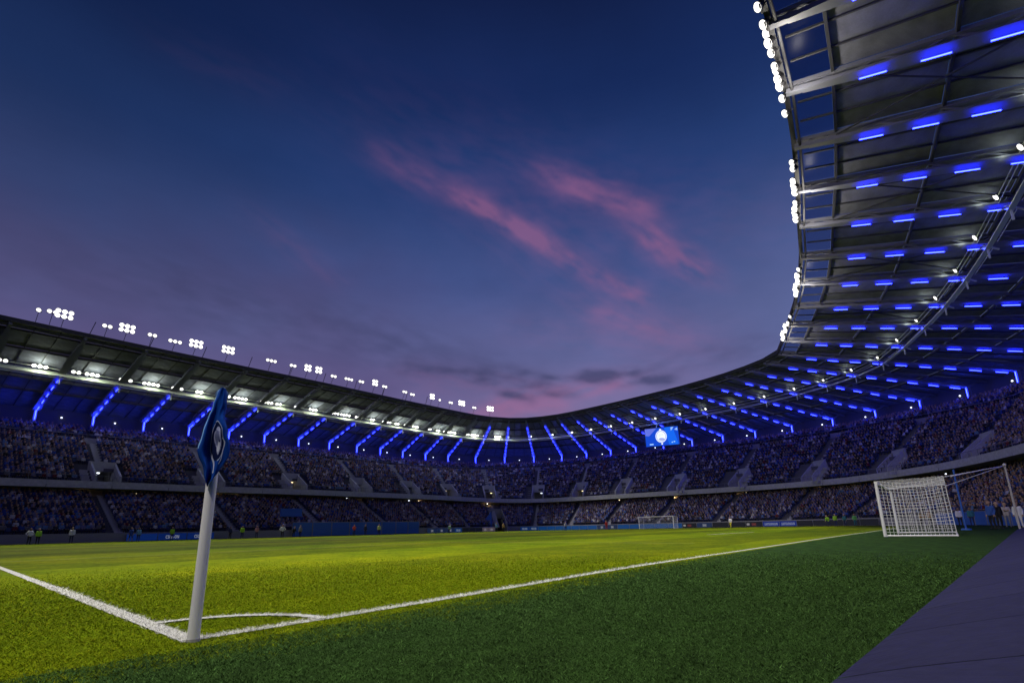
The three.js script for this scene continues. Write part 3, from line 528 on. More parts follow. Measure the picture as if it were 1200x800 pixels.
// ------------------------------------------------------------------ boards round the pitch
{
  const text = (bg, fg, s, extra) => canvasTex(512, 84, (g, W, H) => { g.fillStyle = bg; g.fillRect(0, 0, W, H); if (extra) extra(g, W, H); g.fillStyle = fg; g.font = 'bold 58px sans-serif'; g.textAlign = 'center'; g.textBaseline = 'middle'; g.fillText(s, W * 0.5, H * 0.54); });
  const mk = t => std(0.5, 0.5, 0.5, 0.6, { map: t, emissive: new THREE.Color(1, 1, 1), emissiveMap: t, emissiveIntensity: 0.22 });   // lit display boards
  const B = {
    a: [mk(text('#0e3a96', '#e8edf8', 'CSCA-ON')), 'blue advertising board with white block letters'], plain: [mk(text('#10409e', '#2a6ad0', '')), 'plain blue advertising board'],
    logo: [mk(text('#0d3588', '#cfd8ee', '', (g) => { g.strokeStyle = '#cfd8ee'; g.lineWidth = 7; g.beginPath(); g.arc(256, 42, 26, 0, 7); g.stroke(); })), 'blue advertising board with a white ring emblem'],
    c: [mk(text('#16509c', '#dbe6f4', 'RAIN  MEA')), 'mid-blue advertising board with broken white lettering'], d: [mk(text('#0f5fae', '#d9e6f5', '')), 'bright blue advertising board without lettering'],
    e: [mk(text('#1e2130', '#b8504a', 'ERRE', g => { g.fillStyle = '#c9c6c4'; g.fillRect(30, 24, 90, 36); })), 'black advertising board with red and white blocks'], dark: [mk(text('#1c1f2c', '#333846', '')), 'plain black advertising board'],
    f: [mk(text('#1437a4', '#c8d2f0', 'LARTSUENOUN')), 'royal blue advertising board with a long row of pale letters'], w: [mk(text('#29406e', '#e4e6ea', 'SBRE')), 'slate blue advertising board with large white letters'], pk: [mk(text('#8d7f86', '#efe9e6', 'ARENA')), 'greyish pink advertising board with pale letters'] };
  const kindAt = px => px < 128 ? null : px < 160 ? 'logo' : px < 200 ? 'plain' : px < 236 ? 'a' : px < 505 ? null : px < 528 ? 'w' : px < 545 ? 'c' : px < 562 ? 'dark' : px < 578 ? 'pk' : px < 606 ? null : px < 628 ? 'c' : px < 700 ? 'd' : px < 722 ? 'w' : px < 800 ? 'd' : px < 815 ? 'e' : px < 835 ? 'w' : px < 872 ? 'dark' : px < 888 ? 'e' : px < 936 ? 'f' : px < 1030 ? 'dark' : null;
  for (let u = 2; u < 37; u += 0.5) {
    const s = S(u), q = S(u + 0.5), d = x => x.db + x.df + 1.3, a = off(s, d(s), 0), b = off(q, d(q), 0), px = proj(new THREE.Vector3().addVectors(a, b).multiplyScalar(0.5))[0], k = kindAt(px);
    if (!k) continue;
    const o = thing('advertising_board', `${B[k][1]} at the pitch edge`, 'board', 'advertising boards round the pitch');
    const mid = a.clone().add(b).multiplyScalar(0.5), dir = b.clone().sub(a), len = dir.length() - 0.06; o.position.copy(mid); dir.normalize();
    o.quaternion.setFromRotationMatrix(new THREE.Matrix4().makeBasis(dir.clone(), UPV, new THREE.Vector3().crossVectors(dir, UPV)));
    // the lettered face looks to the pitch
    const inward = new THREE.Vector3(-s.n.x, 0, -s.n.z), zAxis = new THREE.Vector3().crossVectors(dir, UPV), sg = Math.sign(zAxis.dot(inward)) || 1;
    part('panel', new THREE.BoxGeometry(len, 0.95, 0.06).translate(0, 0.52, 0), M.greyBoard, o);
    const f = part('display_face', new THREE.PlaneGeometry(len - 0.04, 0.9), B[k][0], o); f.position.set(0, 0.52, sg * 0.034); if (sg < 0) f.rotation.y = Math.PI;
    for (const x of [-len / 3, len / 3]) part('foot', new THREE.BoxGeometry(0.06, 0.08, 0.6).translate(x, 0.04, -sg * 0.25), M.steelDark, o);
  }
  // tall blue fence panels by the benches of the long stand and at the end of the near stand
  for (let u = 6.6; u < 37.8; u += 0.5) {
    const s = S(u), q = S(u + 0.5), d = x => x.db + x.df + 1.5, a = off(s, d(s), 0), b = off(q, d(q), 0), px = proj(a.clone().add(b).multiplyScalar(0.5))[0];
    if (!((px > 246 && px < 322) || (px > 352 && px < 494) || (px > 1100 && px < 1260))) continue;
    const o = thing('blue_fence_panel', px > 900 ? 'tall blue fence panel below the near stand behind the small goal' : px < 330 ? 'tall blue fence panel on the corner flag side of the stairs' : 'tall blue fence panel beside the team benches', 'fence', 'blue fence panels');
    const mid = a.clone().add(b).multiplyScalar(0.5); o.position.copy(mid);
    const k = px > 900 ? 0.62 : 1, A = a.clone().sub(mid).multiplyScalar(0.985), Bp = b.clone().sub(mid).multiplyScalar(0.985), y = h => new THREE.Vector3(0, h * k, 0);
    part('panel', bar(A.clone().add(y(1.18)), Bp.clone().add(y(1.18)), 0.05, 2.2 * k), M.blueBoard, o);
    part('top_rail', tube(A.clone().add(y(2.32)), Bp.clone().add(y(2.32)), 0.04, 6), M.steel, o);
    for (const e of [A, Bp]) part('post', tube(e.clone().multiplyScalar(0.99), e.clone().multiplyScalar(0.99).add(y(2.34)), 0.05, 6), M.steel, o);
  }
  // blue canopy over the bench entrance in the long stand
  const u = uGround(343), s = S(u), c = off(s, s.db + s.df - 1.2, 4.0), al = lookAlong(u, 1), o = thing('bench_canopy', 'small blue canopy sign above the seats of the long stand', 'canopy');
  o.position.copy(c);
  part('panel', bar(al.clone().multiplyScalar(-1.7), al.clone().multiplyScalar(1.7), 0.5, 1.3), M.blueBoard, o);
  part('post', tube(new THREE.Vector3(0, -3.6, 0), new THREE.Vector3(0, -0.6, 0), 0.08, 6), M.steelDark, o);
}
function uGround(px) { let best = 1e9, bu = 0; for (let u = 2; u < 40; u += 0.02) { const s = S(u), e = Math.abs(proj(off(s, s.db + s.df, 0))[0] - px); if (e < best) { best = e; bu = u; } } return bu; }

// ------------------------------------------------------------------ goals
function cords(a, b, c, d, nu, nv, w, sag = 0) {              // netting over a quad a-b (top) d-c (bottom)
  const pt = (u, v) => { const p = a.clone().lerp(b, u).lerp(d.clone().lerp(c, u), v); p.y -= sag * Math.sin(u * Math.PI) * (1 - v); const j = 0.012; p.x += j * sim.noise(u * 40, v * 40); p.y += j * sim.noise(v * 40 + 9, u * 40); return p; };
  const list = [];
  const seg = (p, q) => list.push(bar(p, q, w, w));
  for (let i = 0; i <= nu; i++) for (let j = 0; j < nv; j++) { seg(pt(i / nu, j / nv), pt(i / nu, (j + 1) / nv)); }
  for (let j = 0; j <= nv; j++) for (let i = 0; i < nu; i++) seg(pt(i / nu, j / nv), pt((i + 1) / nu, j / nv));
  return merge(list);
}
const V = (x, y, z) => new THREE.Vector3(x, y, z);
{
  // near goal: mouth towards the pitch (-z), netting towards the near stand (+z); origin at the foot of its nearer post
  const o = thing('small_goal', 'white football goal with a square net standing on the dark border turf', 'goal'); o.position.copy(P(28, 0, 2.35));
  const w = 7.32, h = 2.44, d = 2.42, r = 0.065;
  part('post', tube(V(0, 0, 0), V(0, h, 0), r, 14), M.white, o); part('post', tube(V(w, 0, 0), V(w, h, 0), r, 14), M.white, o);
  part('crossbar', tube(V(-r, h - r, 0), V(w + r, h - r, 0), r, 14), M.white, o);
  part('ground_bar', merge([tube(V(0, 0.04, 0.07), V(0, 0.04, d), 0.04), tube(V(w, 0.04, 0.07), V(w, 0.04, d), 0.04), tube(V(0, 0.04, d), V(w, 0.04, d), 0.04)]), M.white, o);
  const n = 0.0135;
  part('side_net', cords(V(0, h, 0.05), V(0, h + 0.05, d - 0.05), V(0, 0.05, d), V(0, 0.05, 0.05), 17, 16, n, 0.16), M.net, o);
  part('side_net', cords(V(w, h, 0.05), V(w, h + 0.05, d - 0.05), V(w, 0.05, d), V(w, 0.05, 0.05), 17, 16, n, 0.16), M.net, o);
  part('back_net', cords(V(0, h + 0.05, d - 0.05), V(w, h + 0.05, d - 0.05), V(w, 0.05, d), V(0, 0.05, d), 26, 10, 0.012, 0.1), M.net, o);
  part('roof_net', cords(V(0, h, 0.05), V(w, h, 0.05), V(w, h + 0.05, d - 0.05), V(0, h + 0.05, d - 0.05), 22, 7, 0.010, 0.12), M.net, o);
  // pole that stretches the net
  const p = thing('net_pole', 'tall pale pole behind the small goal holding its net by ropes', 'pole'); p.position.copy(P(41.6, 0, -2.9));
  part('shaft', tube(V(0, 0, 0), V(0, 3.78, 0), 0.055, 10), std(0.45, 0.42, 0.42, 0.5), p); part('cap', new THREE.SphereGeometry(0.09, 10, 8).translate(0, 3.8, 0), M.rope, p);
  const top = P(41.6, 3.75, -2.9).sub(p.position);
  for (const [x, z] of [[28, 2.35 - d], [35.3, 2.35 - d], [28, 2.15 - d]]) part('rope', tube(top, P(x, x > 30 ? h : h + 0.02, z).sub(p.position), 0.022, 5), M.rope, p);
  const bp = thing('blue_pole', 'slim blue pole standing between the small goal and the near stand', 'pole'); bp.position.copy(onGround(1133, 44)); part('shaft', tube(V(0, 0, 0), V(0, 3.9, 0), 0.055, 8), M.blueBoard, bp); part('base', new THREE.CylinderGeometry(0.25, 0.28, 0.1, 12).translate(0, 0.05, 0), M.blueBoard, bp);
}
{
  const o = thing('far_goal', 'white football goal facing down the pitch at the far end', 'goal'); o.position.copy(P(95.6, 0, 48.6)); // +x is away from the camera side, +z towards the near stand
  const w = 7.32, h = 2.44, d = 2.0, r = 0.075;
  part('post', tube(V(0, 0, 0), V(0, h, 0), r, 10), M.white, o); part('post', tube(V(0, 0, w), V(0, h, w), r, 10), M.white, o); part('crossbar', tube(V(0, h - r, -r), V(0, h - r, w + r), r, 10), M.white, o);
  for (const z of [0, w]) part('stanchion', merge([tube(V(0, h, z), V(d, h - 0.2, z), 0.04, 6), tube(V(d, h - 0.2, z), V(d, 0, z), 0.04, 6)]), M.white, o);
  part('net', merge([cords(V(d, h - 0.2, 0), V(d, h - 0.2, w), V(d, 0, w), V(d, 0, 0), 30, 10, 0.012), cords(V(0, h, 0), V(d, h - 0.2, 0), V(d, 0, 0), V(0, 0, 0), 9, 10, 0.012), cords(V(0, h, w), V(d, h - 0.2, w), V(d, 0, w), V(0, 0, w), 9, 10, 0.012)]), M.net, o);
}

// ------------------------------------------------------------------ corner flag
{
  const o = thing('corner_flag', 'blue corner flag with a pale crest hanging on a thick white pole', 'flag'); o.position.copy(P(1.30, 0, 4.04));
  part('pole', tube(V(0, 0, 0), V(0, 1.74, 0), 0.038, 20, 0.034), std(0.74, 0.73, 0.75, 0.5), o);
  part('foot', new THREE.CylinderGeometry(0.0415, 0.043, 0.02, 16).translate(0, 0.011, 0), std(0.3, 0.3, 0.3, 0.6), o);
  const tex = canvasTex(512, 1024, (g, W, H) => {
    g.fillStyle = '#0d3c90'; g.fillRect(0, 0, W, H);
    for (let k = 0; k < 9000; k++) { g.fillStyle = rnd() < 0.5 ? 'rgba(0,0,30,0.10)' : 'rgba(90,150,220,0.08)'; g.fillRect(rnd() * W, rnd() * H, 3, 3); }
    g.strokeStyle = '#86b2dc'; g.lineWidth = 16; g.beginPath(); g.moveTo(12, 0); g.lineTo(12, H * 0.66); g.stroke();
    // crest: a pale ring with a dark ground and a light head with a mane, and a pale ribbon below
    g.save(); g.translate(300, 560); g.rotate(-0.06); g.scale(1.0, 1.0);
    g.fillStyle = '#101b46'; g.beginPath(); g.ellipse(0, 0, 112, 205, 0, 0, 7); g.fill();
    g.strokeStyle = '#9fabc8'; g.lineWidth = 12; g.beginPath(); g.ellipse(0, 0, 112, 205, 0, -3.9, 1.5); g.stroke();
    g.fillStyle = '#9a9fc2'; g.beginPath(); g.moveTo(-45, -100); g.bezierCurveTo(-20, -170, 50, -160, 62, -90); g.bezierCurveTo(80, -40, 74, 10, 60, 40); g.bezierCurveTo(70, 80, 40, 120, 20, 150); g.bezierCurveTo(-10, 120, -2, 80, -20, 60); g.bezierCurveTo(-60, 20, -66, -60, -45, -100); g.fill();
    g.strokeStyle = '#1b2a5c'; g.lineWidth = 9; for (let k = 0; k < 6; k++) { g.beginPath(); g.moveTo(-30 + k * 14, -120 + k * 6); g.bezierCurveTo(-44 + k * 16, -60, -20 + k * 10, -20, -34 + k * 18, 40 + k * 8); g.stroke(); }
    g.fillStyle = '#c9cde2'; g.beginPath(); g.ellipse(26, 60, 26, 60, 0.2, 0, 7); g.fill(); g.fillStyle = '#16204e'; g.beginPath(); g.arc(34, 10, 12, 0, 7); g.fill();
    g.strokeStyle = '#c6cee2'; g.lineWidth = 22; g.beginPath(); g.moveTo(-88, 130); g.lineTo(-30, 250); g.lineTo(-8, 330); g.stroke(); g.lineWidth = 12; g.beginPath(); g.moveTo(96, -20); g.lineTo(126, 30); g.lineTo(92, 110); g.lineTo(60, 250); g.stroke();
    g.restore();
  });
  // hanging cloth: left and right outline by height below the top, folds running down
  const NV = 44, NW = 36, top = 1.775;
  const inter = (tab, v) => { let i = 0; while (i < tab.length - 2 && v > tab[i + 1][0]) i++; const t = (v - tab[i][0]) / (tab[i + 1][0] - tab[i][0]); return mix(tab[i][1], tab[i + 1][1], clamp(t)); };
  const LT = [[0, -0.022], [0.1, -0.040], [0.64, -0.132], [0.68, -0.130], [0.86, -0.078], [0.97, -0.052], [1, -0.040]], RT = [[0, 0.026], [0.08, 0.038], [0.3, 0.050], [0.52, 0.080], [0.68, 0.112], [0.74, 0.104], [0.9, 0.035], [1, -0.012]];
  const pos = [], uv = [], idx = [];
  for (const side of [0, 1]) for (let j = 0; j <= NV; j++) for (let i = 0; i <= NW; i++) {
    const v = j / NV, w = i / NW, x = 0.86 * mix(inter(LT, v), inter(RT, v), w);
    const fold = 0.042 * Math.sin(w * 7.4 + 2.2 - v * 1.1) * smooth(0, 0.55, v) + 0.016 * Math.sin(w * 15 - v * 3.4 + 1) * smooth(0.1, 0.8, v) + 0.010 * sim.noise(w * 2.4, v * 3.1);
    const wrap = -0.055 * Math.pow(Math.abs(w * 2 - 1), 2.4) * (1 - 0.3 * v);
    pos.push(x + 0.008 * sim.noise(v * 5, 3 + Math.round(w)), top - v * (0.70 + 0.035 * Math.sin(w * 3.1)), 0.095 + fold + wrap - side * 0.004); uv.push(w, 1 - v);
  }
  const row = NW + 1, sz = row * (NV + 1);
  for (const side of [0, 1]) for (let j = 0; j < NV; j++) for (let i = 0; i < NW; i++) { const a = side * sz + j * row + i; side ? idx.push(a, a + row, a + 1, a + 1, a + row, a + row + 1) : idx.push(a, a + 1, a + row, a + 1, a + row + 1, a + row); }
  const g = new THREE.BufferGeometry(); g.setAttribute('position', new THREE.Float32BufferAttribute(pos, 3)); g.setAttribute('uv', new THREE.Float32BufferAttribute(uv, 2)); g.setIndex(idx); g.computeVertexNormals();
  const cloth = part('flag_cloth', g, new THREE.MeshPhysicalMaterial({ map: tex, roughness: 0.95, specularIntensity: 0.15, sheen: 0.3, sheenRoughness: 0.6, side: THREE.DoubleSide }), o); cloth.rotation.y = Math.atan2(-o.position.x, -o.position.z);
  part('flag_cap', new THREE.SphereGeometry(0.046, 12, 8).translate(0, 1.74, 0), std(0.02, 0.07, 0.2, 0.7), o);
}

// ------------------------------------------------------------------ padded blue barrier along the near stand
const wedgeL = r => 0.735 - 0.084 * r;
{
  const o = thing('padded_barrier', 'long low barrier sloping up under dark blue padded covers', 'barrier');
  const m = [0, 1, 2].map(k => new THREE.MeshPhysicalMaterial({ color: new THREE.Color().setRGB(0.025 + k * 0.002, 0.025 + k * 0.002, 0.068 + k * 0.004), roughness: 0.7, specularIntensity: 0.25, side: THREE.DoubleSide, map: concreteMap, bumpMap: wrinkle, bumpScale: 0.012 }));
  let r = -3, i = 0;
  while (r < 43.5) {
    const len = 1.15, a = r + 0.006, b = Math.min(43.5, r + len) - 0.006, nu = 8, nv = 12, pos = [], uv = [], idx = [];
    for (let y = 0; y <= nv; y++) for (let x = 0; x <= nu; x++) {
      const u = x / nu, v = y / nv, q = mix(a, b, u);
      const puff = v < 0.04 ? 0 : 0.008 * Math.pow(Math.sin(u * Math.PI), 0.35) + 0.003 * sim.noise(q * 1.5, v * 3);
      const wdt = 1.5 * Math.min(1, v * 1.15), hh = v < 0.87 ? 0.03 + 0.40 * Math.pow(v / 0.87, 0.9) : 0.43 - 0.43 * Math.pow((v - 0.87) / 0.13, 2);
      pos.push(q, hh + puff * (v < 0.9 ? 1 : 0), -(wedgeL(q) - wdt)); uv.push(q, v * 1.6);
    }
    for (let y = 0; y < nv; y++) for (let x = 0; x < nu; x++) { const k = y * (nu + 1) + x; idx.push(k, k + 1, k + nu + 1, k + 1, k + nu + 2, k + nu + 1); }
    const g = new THREE.BufferGeometry(); g.setAttribute('position', new THREE.Float32BufferAttribute(pos, 3)); g.setAttribute('uv', new THREE.Float32BufferAttribute(uv, 2)); g.setIndex(idx); g.computeVertexNormals();
    part('padded_cover', g, m[(i * 5) % 3], o); r += len; i++;
  }
  part('inner_frame', bar(P(-3, 0.12, wedgeL(-3) - 1.2), P(43.4, 0.12, wedgeL(43.4) - 1.2), 0.3, 0.22), M.steelDark, o);
}

// ------------------------------------------------------------------ people
const SKIN = [[0.34, 0.21, 0.15], [0.40, 0.26, 0.19], [0.25, 0.15, 0.10]], HAIR = [0.03, 0.022, 0.018];
function bones(pose) {
  const b = [], c = (a, e, r1, r2, t) => b.push([...a, ...e, r1, r2, t]);
  const seated = pose.startsWith('sit');
  const py = seated ? 0.52 : pose === 'bend' ? 0.86 : 0.95, lean = pose === 'bend' ? 0.32 : pose === 'sit_fwd' ? 0.14 : 0, pz = seated ? -0.12 : 0;
  const cy = py + (pose === 'bend' ? 0.32 : 0.40), cz = pz + lean;
  for (const s of [-1, 1]) {
    c([s * 0.075, py, pz], [s * 0.095, cy, cz], 0.115, 0.118, 'top');
    c([s * 0.10, cy + 0.05, cz], [s * 0.17, cy + 0.075, cz], 0.075, 0.062, 'top');
    const sh = [s * 0.19, cy + 0.06, cz];
    let el, ha;
    if (seated) { el = [s * 0.25, cy - 0.2, cz + 0.04]; ha = [s * 0.12, py + 0.1, pz + 0.3]; }
    else if (pose === 'hips') { el = [s * 0.36, cy - 0.2, cz - 0.08]; ha = [s * 0.18, py + 0.04, pz + 0.05]; }
    else if (pose === 'fold') { el = [s * 0.25, cy - 0.2, cz + 0.06]; ha = [-s * 0.06, cy - 0.12, cz + 0.2]; }
    else { el = [s * 0.245, cy - 0.23, cz - 0.02]; ha = [s * 0.23, py - 0.07, cz + 0.07]; }
    if (pose === 'sit_up') { el = [s * 0.3, cy + 0.2, cz + 0.12]; ha = [s * 0.2, cy + 0.5, cz + 0.1]; }
    c(sh, el, 0.058, 0.047, 'top'); c(el, ha, 0.045, 0.034, pose === 'walk' ? 'skin' : 'top');
    const d = ha.map((v, k) => v - el[k]), dl = Math.hypot(...d); c(ha, ha.map((v, k) => v + d[k] / dl * 0.1), 0.038, 0.028, 'skin');
    const hip = [s * 0.09, py - 0.02, pz];
    const kn = seated ? [s * 0.11, 0.50, pz + 0.44] : pose === 'walk' ? [s * 0.09, 0.49, s * 0.16 + 0.05] : [s * 0.105, 0.49, 0.03];
    const an = seated ? [s * 0.11, 0.09, pz + 0.40] : pose === 'walk' ? [s * 0.09, 0.1, s * 0.27 - 0.06] : [s * 0.115, 0.09, -0.02];
    c(hip, kn, 0.092, 0.06, 'low'); c(kn, an, 0.058, 0.04, pose === 'walk' ? 'shin' : 'low'); c([an[0], 0.05, an[2] - 0.02], [an[0] * 1.1, 0.04, an[2] + 0.16], 0.045, 0.036, 'shoe');
  }
  c([0, cy + 0.08, cz], [0, cy + 0.19, cz + 0.03], 0.058, 0.052, 'skin');
  const hz = cz + (pose === 'bend' ? 0.1 : 0.03), hy = cy + 0.28;
  c([0, hy - 0.02, hz + 0.02], [0, hy + 0.05, hz], 0.082, 0.098, 'skin'); c([0, hy, hz + 0.1], [0, hy - 0.01, hz + 0.112], 0.016, 0.02, 'skin');
  for (const s of [-1, 1]) c([s * 0.092, hy + 0.01, hz], [s * 0.094, hy + 0.03, hz - 0.005], 0.022, 0.022, 'skin');
  c([0, hy + 0.07, hz - 0.03], [0, hy + 0.03, hz - 0.05], 0.092, 0.085, 'hair');
  return b;
}
const shapeCache = {};
function bodyShape(pose, res) {
  const key = pose + res; if (shapeCache[key]) return shapeCache[key];
  const B = bones(pose), half = pose.startsWith('sit') ? (pose === 'sit_up' ? 0.88 : 0.72) : 0.95, mc = new MarchingCubes(res, new THREE.MeshBasicMaterial(), false, false, 60000);
  const dist = (x, y, z, k) => { const [ax, ay, az, bx, by, bz, r1, r2] = B[k], ux = bx - ax, uy = by - ay, uz = bz - az, t = clamp(((x - ax) * ux + (y - ay) * uy + (z - az) * uz) / (ux * ux + uy * uy + uz * uz)); return Math.hypot(x - ax - t * ux, y - ay - t * uy, z - az - t * uz) - (r1 + (r2 - r1) * t); };
  const sm = 0.028, to = i => ((i - res / 2) / (res / 2)) * half;
  for (let k = 0; k < res; k++) for (let j = 0; j < res; j++) for (let i = 0; i < res; i++) {
    const x = to(i), y = to(j) + half - 0.02, z = to(k); let d = 1e3;
    for (let n = 0; n < B.length; n++) { const e = dist(x, y, z, n); if (e > d + 3 * sm) continue; const h = clamp(0.5 + 0.5 * (d - e) / sm); d = mix(d, e, h) - sm * h * (1 - h); }
    mc.field[i + j * res + k * res * res] = -d;
  }
  mc.isolation = 0; mc.update();
  let g = new THREE.BufferGeometry(); g.setAttribute('position', new THREE.BufferAttribute(mc.positionArray.slice(0, mc.count * 3), 3));
  g.scale(half, half, half); g.translate(0, half - 0.02, 0); g = mergeVertices(g, 1e-4); g.computeVertexNormals();
  const p = g.attributes.position, tags = [];
  for (let i = 0; i < p.count; i++) { let bd = 1e3, bt = 'top'; for (let n = 0; n < B.length; n++) { const e = dist(p.getX(i), p.getY(i), p.getZ(i), n); if (e < bd) { bd = e; bt = B[n][8]; } } tags.push(bt); }
  return shapeCache[key] = { g, tags };
}
function bodyGeo(pose, res, col) {
  const { g, tags } = bodyShape(pose, res), o = g.clone(), c = new Float32Array(tags.length * 3);
  tags.forEach((t, i) => c.set(col[t] ?? col.skin, i * 3)); o.setAttribute('color', new THREE.BufferAttribute(c, 3)); return o;
}
const bodyMat = new THREE.MeshStandardMaterial({ vertexColors: true, roughness: 0.85, side: THREE.DoubleSide });
const wear = (top, low, skin = SKIN[0], hair = HAIR, shin = low) => ({ top, low, skin, hair, shin, shoe: [0.02, 0.02, 0.02] });
const C = { navy: [0.025, 0.032, 0.10], black: [0.012, 0.012, 0.015], blue: [0.02, 0.06, 0.30], sky: [0.15, 0.30, 0.55], grey: [0.20, 0.20, 0.24], white: [0.66, 0.66, 0.70], maroon: [0.14, 0.02, 0.03], brown: [0.09, 0.05, 0.03], hivis: [0.30, 0.62, 0.03], yellow: [0.60, 0.52, 0.02], red: [0.55, 0.04, 0.03], tan: [0.42, 0.26, 0.10], lilac: [0.15, 0.145, 0.28], teal: [0.03, 0.16, 0.20], orange: [0.55, 0.16, 0.03] };
// people on the grass: [column in the photograph, distance, turn, pose, top, bottom, shin, label]
for (const [px, D, turn, pose, top, low, shin, label] of [
  [36, 78, 0.4, 'hips', C.white, C.black, C.black, 'person in a white top and black trousers standing by the grey pitch wall'],
  [46, 79, 0.2, 'stand', C.hivis, C.black, C.black, 'person in a yellow-green vest beside the one in white by the grey wall'],
  [85, 79, -0.2, 'stand', C.white, C.navy, C.navy, 'person in a white top by the foot of the pale stairs'],
  [154, 80, 0.5, 'walk', C.blue, C.navy, SKIN[0], 'person in royal blue walking past the blue boards'],
  [163, 80, 0.2, 'stand', C.sky, C.navy, C.navy, 'person in a light blue top beside the walker in royal blue'],
  [202, 84.5, 0.2, 'stand', C.hivis, C.black, C.black, 'person in a hi-vis vest behind the lettered blue board'],
  [284, 83, 0.1, 'stand', C.hivis, C.navy, C.navy, 'steward in a bright green vest against the blue fence'],
  [301, 85, -0.3, 'fold', [0.45, 0.22, 0.25], C.navy, C.navy, 'person in a dusty pink top against the blue fence'],
  [270, 86, 0.5, 'stand', C.navy, C.black, C.black, 'person in dark clothes left of the green-vested steward by the fence'],
  [331, 79, 0.0, 'hips', C.white, C.black, C.black, 'person in a white shirt standing at the stairs beside the fence'],
  [344, 84, 0.3, 'bend', C.black, C.black, C.black, 'person in black bending by the bench entrance'],
  [352, 84, -0.4, 'stand', C.grey, C.black, C.black, 'person in grey by the bench entrance'],
  [415, 86, 0.2, 'fold', C.red, C.navy, C.navy, 'person in a red top standing before the blue fence'],
  [428, 88, 0.2, 'stand', C.navy, C.navy, C.navy, 'person in navy standing before the blue fence'],
  [444, 86, 0.0, 'stand', [0.55, 0.6, 0.2], C.black, C.black, 'person in a pale yellow vest at the end of the blue fence'],
  [526, 94, 0.4, 'bend', [0.3, 0.45, 0.55], C.black, C.black, 'person in a pale blue jacket bending near the slate boards'],
  [582, 106, 0.0, 'stand', C.sky, C.navy, C.navy, 'person in light blue in front of the blue drape'],
  [590, 107, 0.3, 'stand', C.tan, C.black, C.black, 'person in tan at the mouth of the dark tunnel'],
  [663, 107, 0.3, 'stand', C.white, C.navy, C.navy, 'person in a white top beside the bright blue boards at the far end'],
  [711, 104, 0.1, 'stand', C.red, C.red, C.red, 'person all in red near the far goal'],
  [857, 92, -0.3, 'walk', C.white, C.yellow, C.yellow, 'player in yellow shorts and socks walking on the far grass'],
  [973, 88, -0.5, 'bend', C.hivis, C.navy, C.navy, 'steward in a green vest bending at the edge of the far grass'],
  [981, 89, 0.4, 'stand', C.hivis, C.navy, C.navy, 'steward in a green vest standing behind the bending steward'],
  [1004, 89, 0.2, 'stand', [0.15, 0.5, 0.12], C.teal, C.teal, 'steward in a dull green vest nearer the small goal'],
  [992, 90, -0.3, 'stand', C.teal, C.navy, C.navy, 'person in dark teal between the green-vested stewards'],
  [1083, 70, 0.3, 'bend', C.tan, C.black, C.black, 'person in a tan jacket bending, seen through the goal net'],
  [1093, 71, -0.3, 'fold', C.tan, C.black, C.black, 'person in a tan jacket with folded arms, seen through the goal net'],
  [1128, 66, 0.0, 'stand', C.white, C.black, SKIN[0], 'person in a white shirt and black shorts beside the small goal'],
  [1142, 68, 0.0, 'stand', C.teal, C.navy, C.navy, 'person in dark teal by the blue fence behind the small goal'],
  [1166, 45, -0.7, 'stand', [0.03, 0.09, 0.36], C.black, C.black, 'person in a blue jacket and black trousers at the end of the padded barrier'],
  [1174, 47, 0.5, 'stand', C.black, C.black, C.black, 'person in black close behind the one in the blue jacket'],
  [1184, 52, 0.1, 'fold', [0.4, 0.36, 0.36], C.grey, C.grey, 'person in a pale grey coat beyond the padded barrier'],
  [1198, 49, -0.2, 'stand', C.white, C.white, C.white, 'person in a long white coat beside the net pole']]) {
  const p = onGround(px, D), m = single('person', bodyGeo(pose, D < 60 ? 72 : 52, { ...wear(top, low, SKIN[Math.floor(rnd() * 3)], HAIR, shin) }), bodyMat, label, 'person', null);
  m.position.copy(p); m.rotation.y = Math.atan2(-p.x, -p.z) + turn; m.scale.setScalar(range(0.98, 1.05));
}

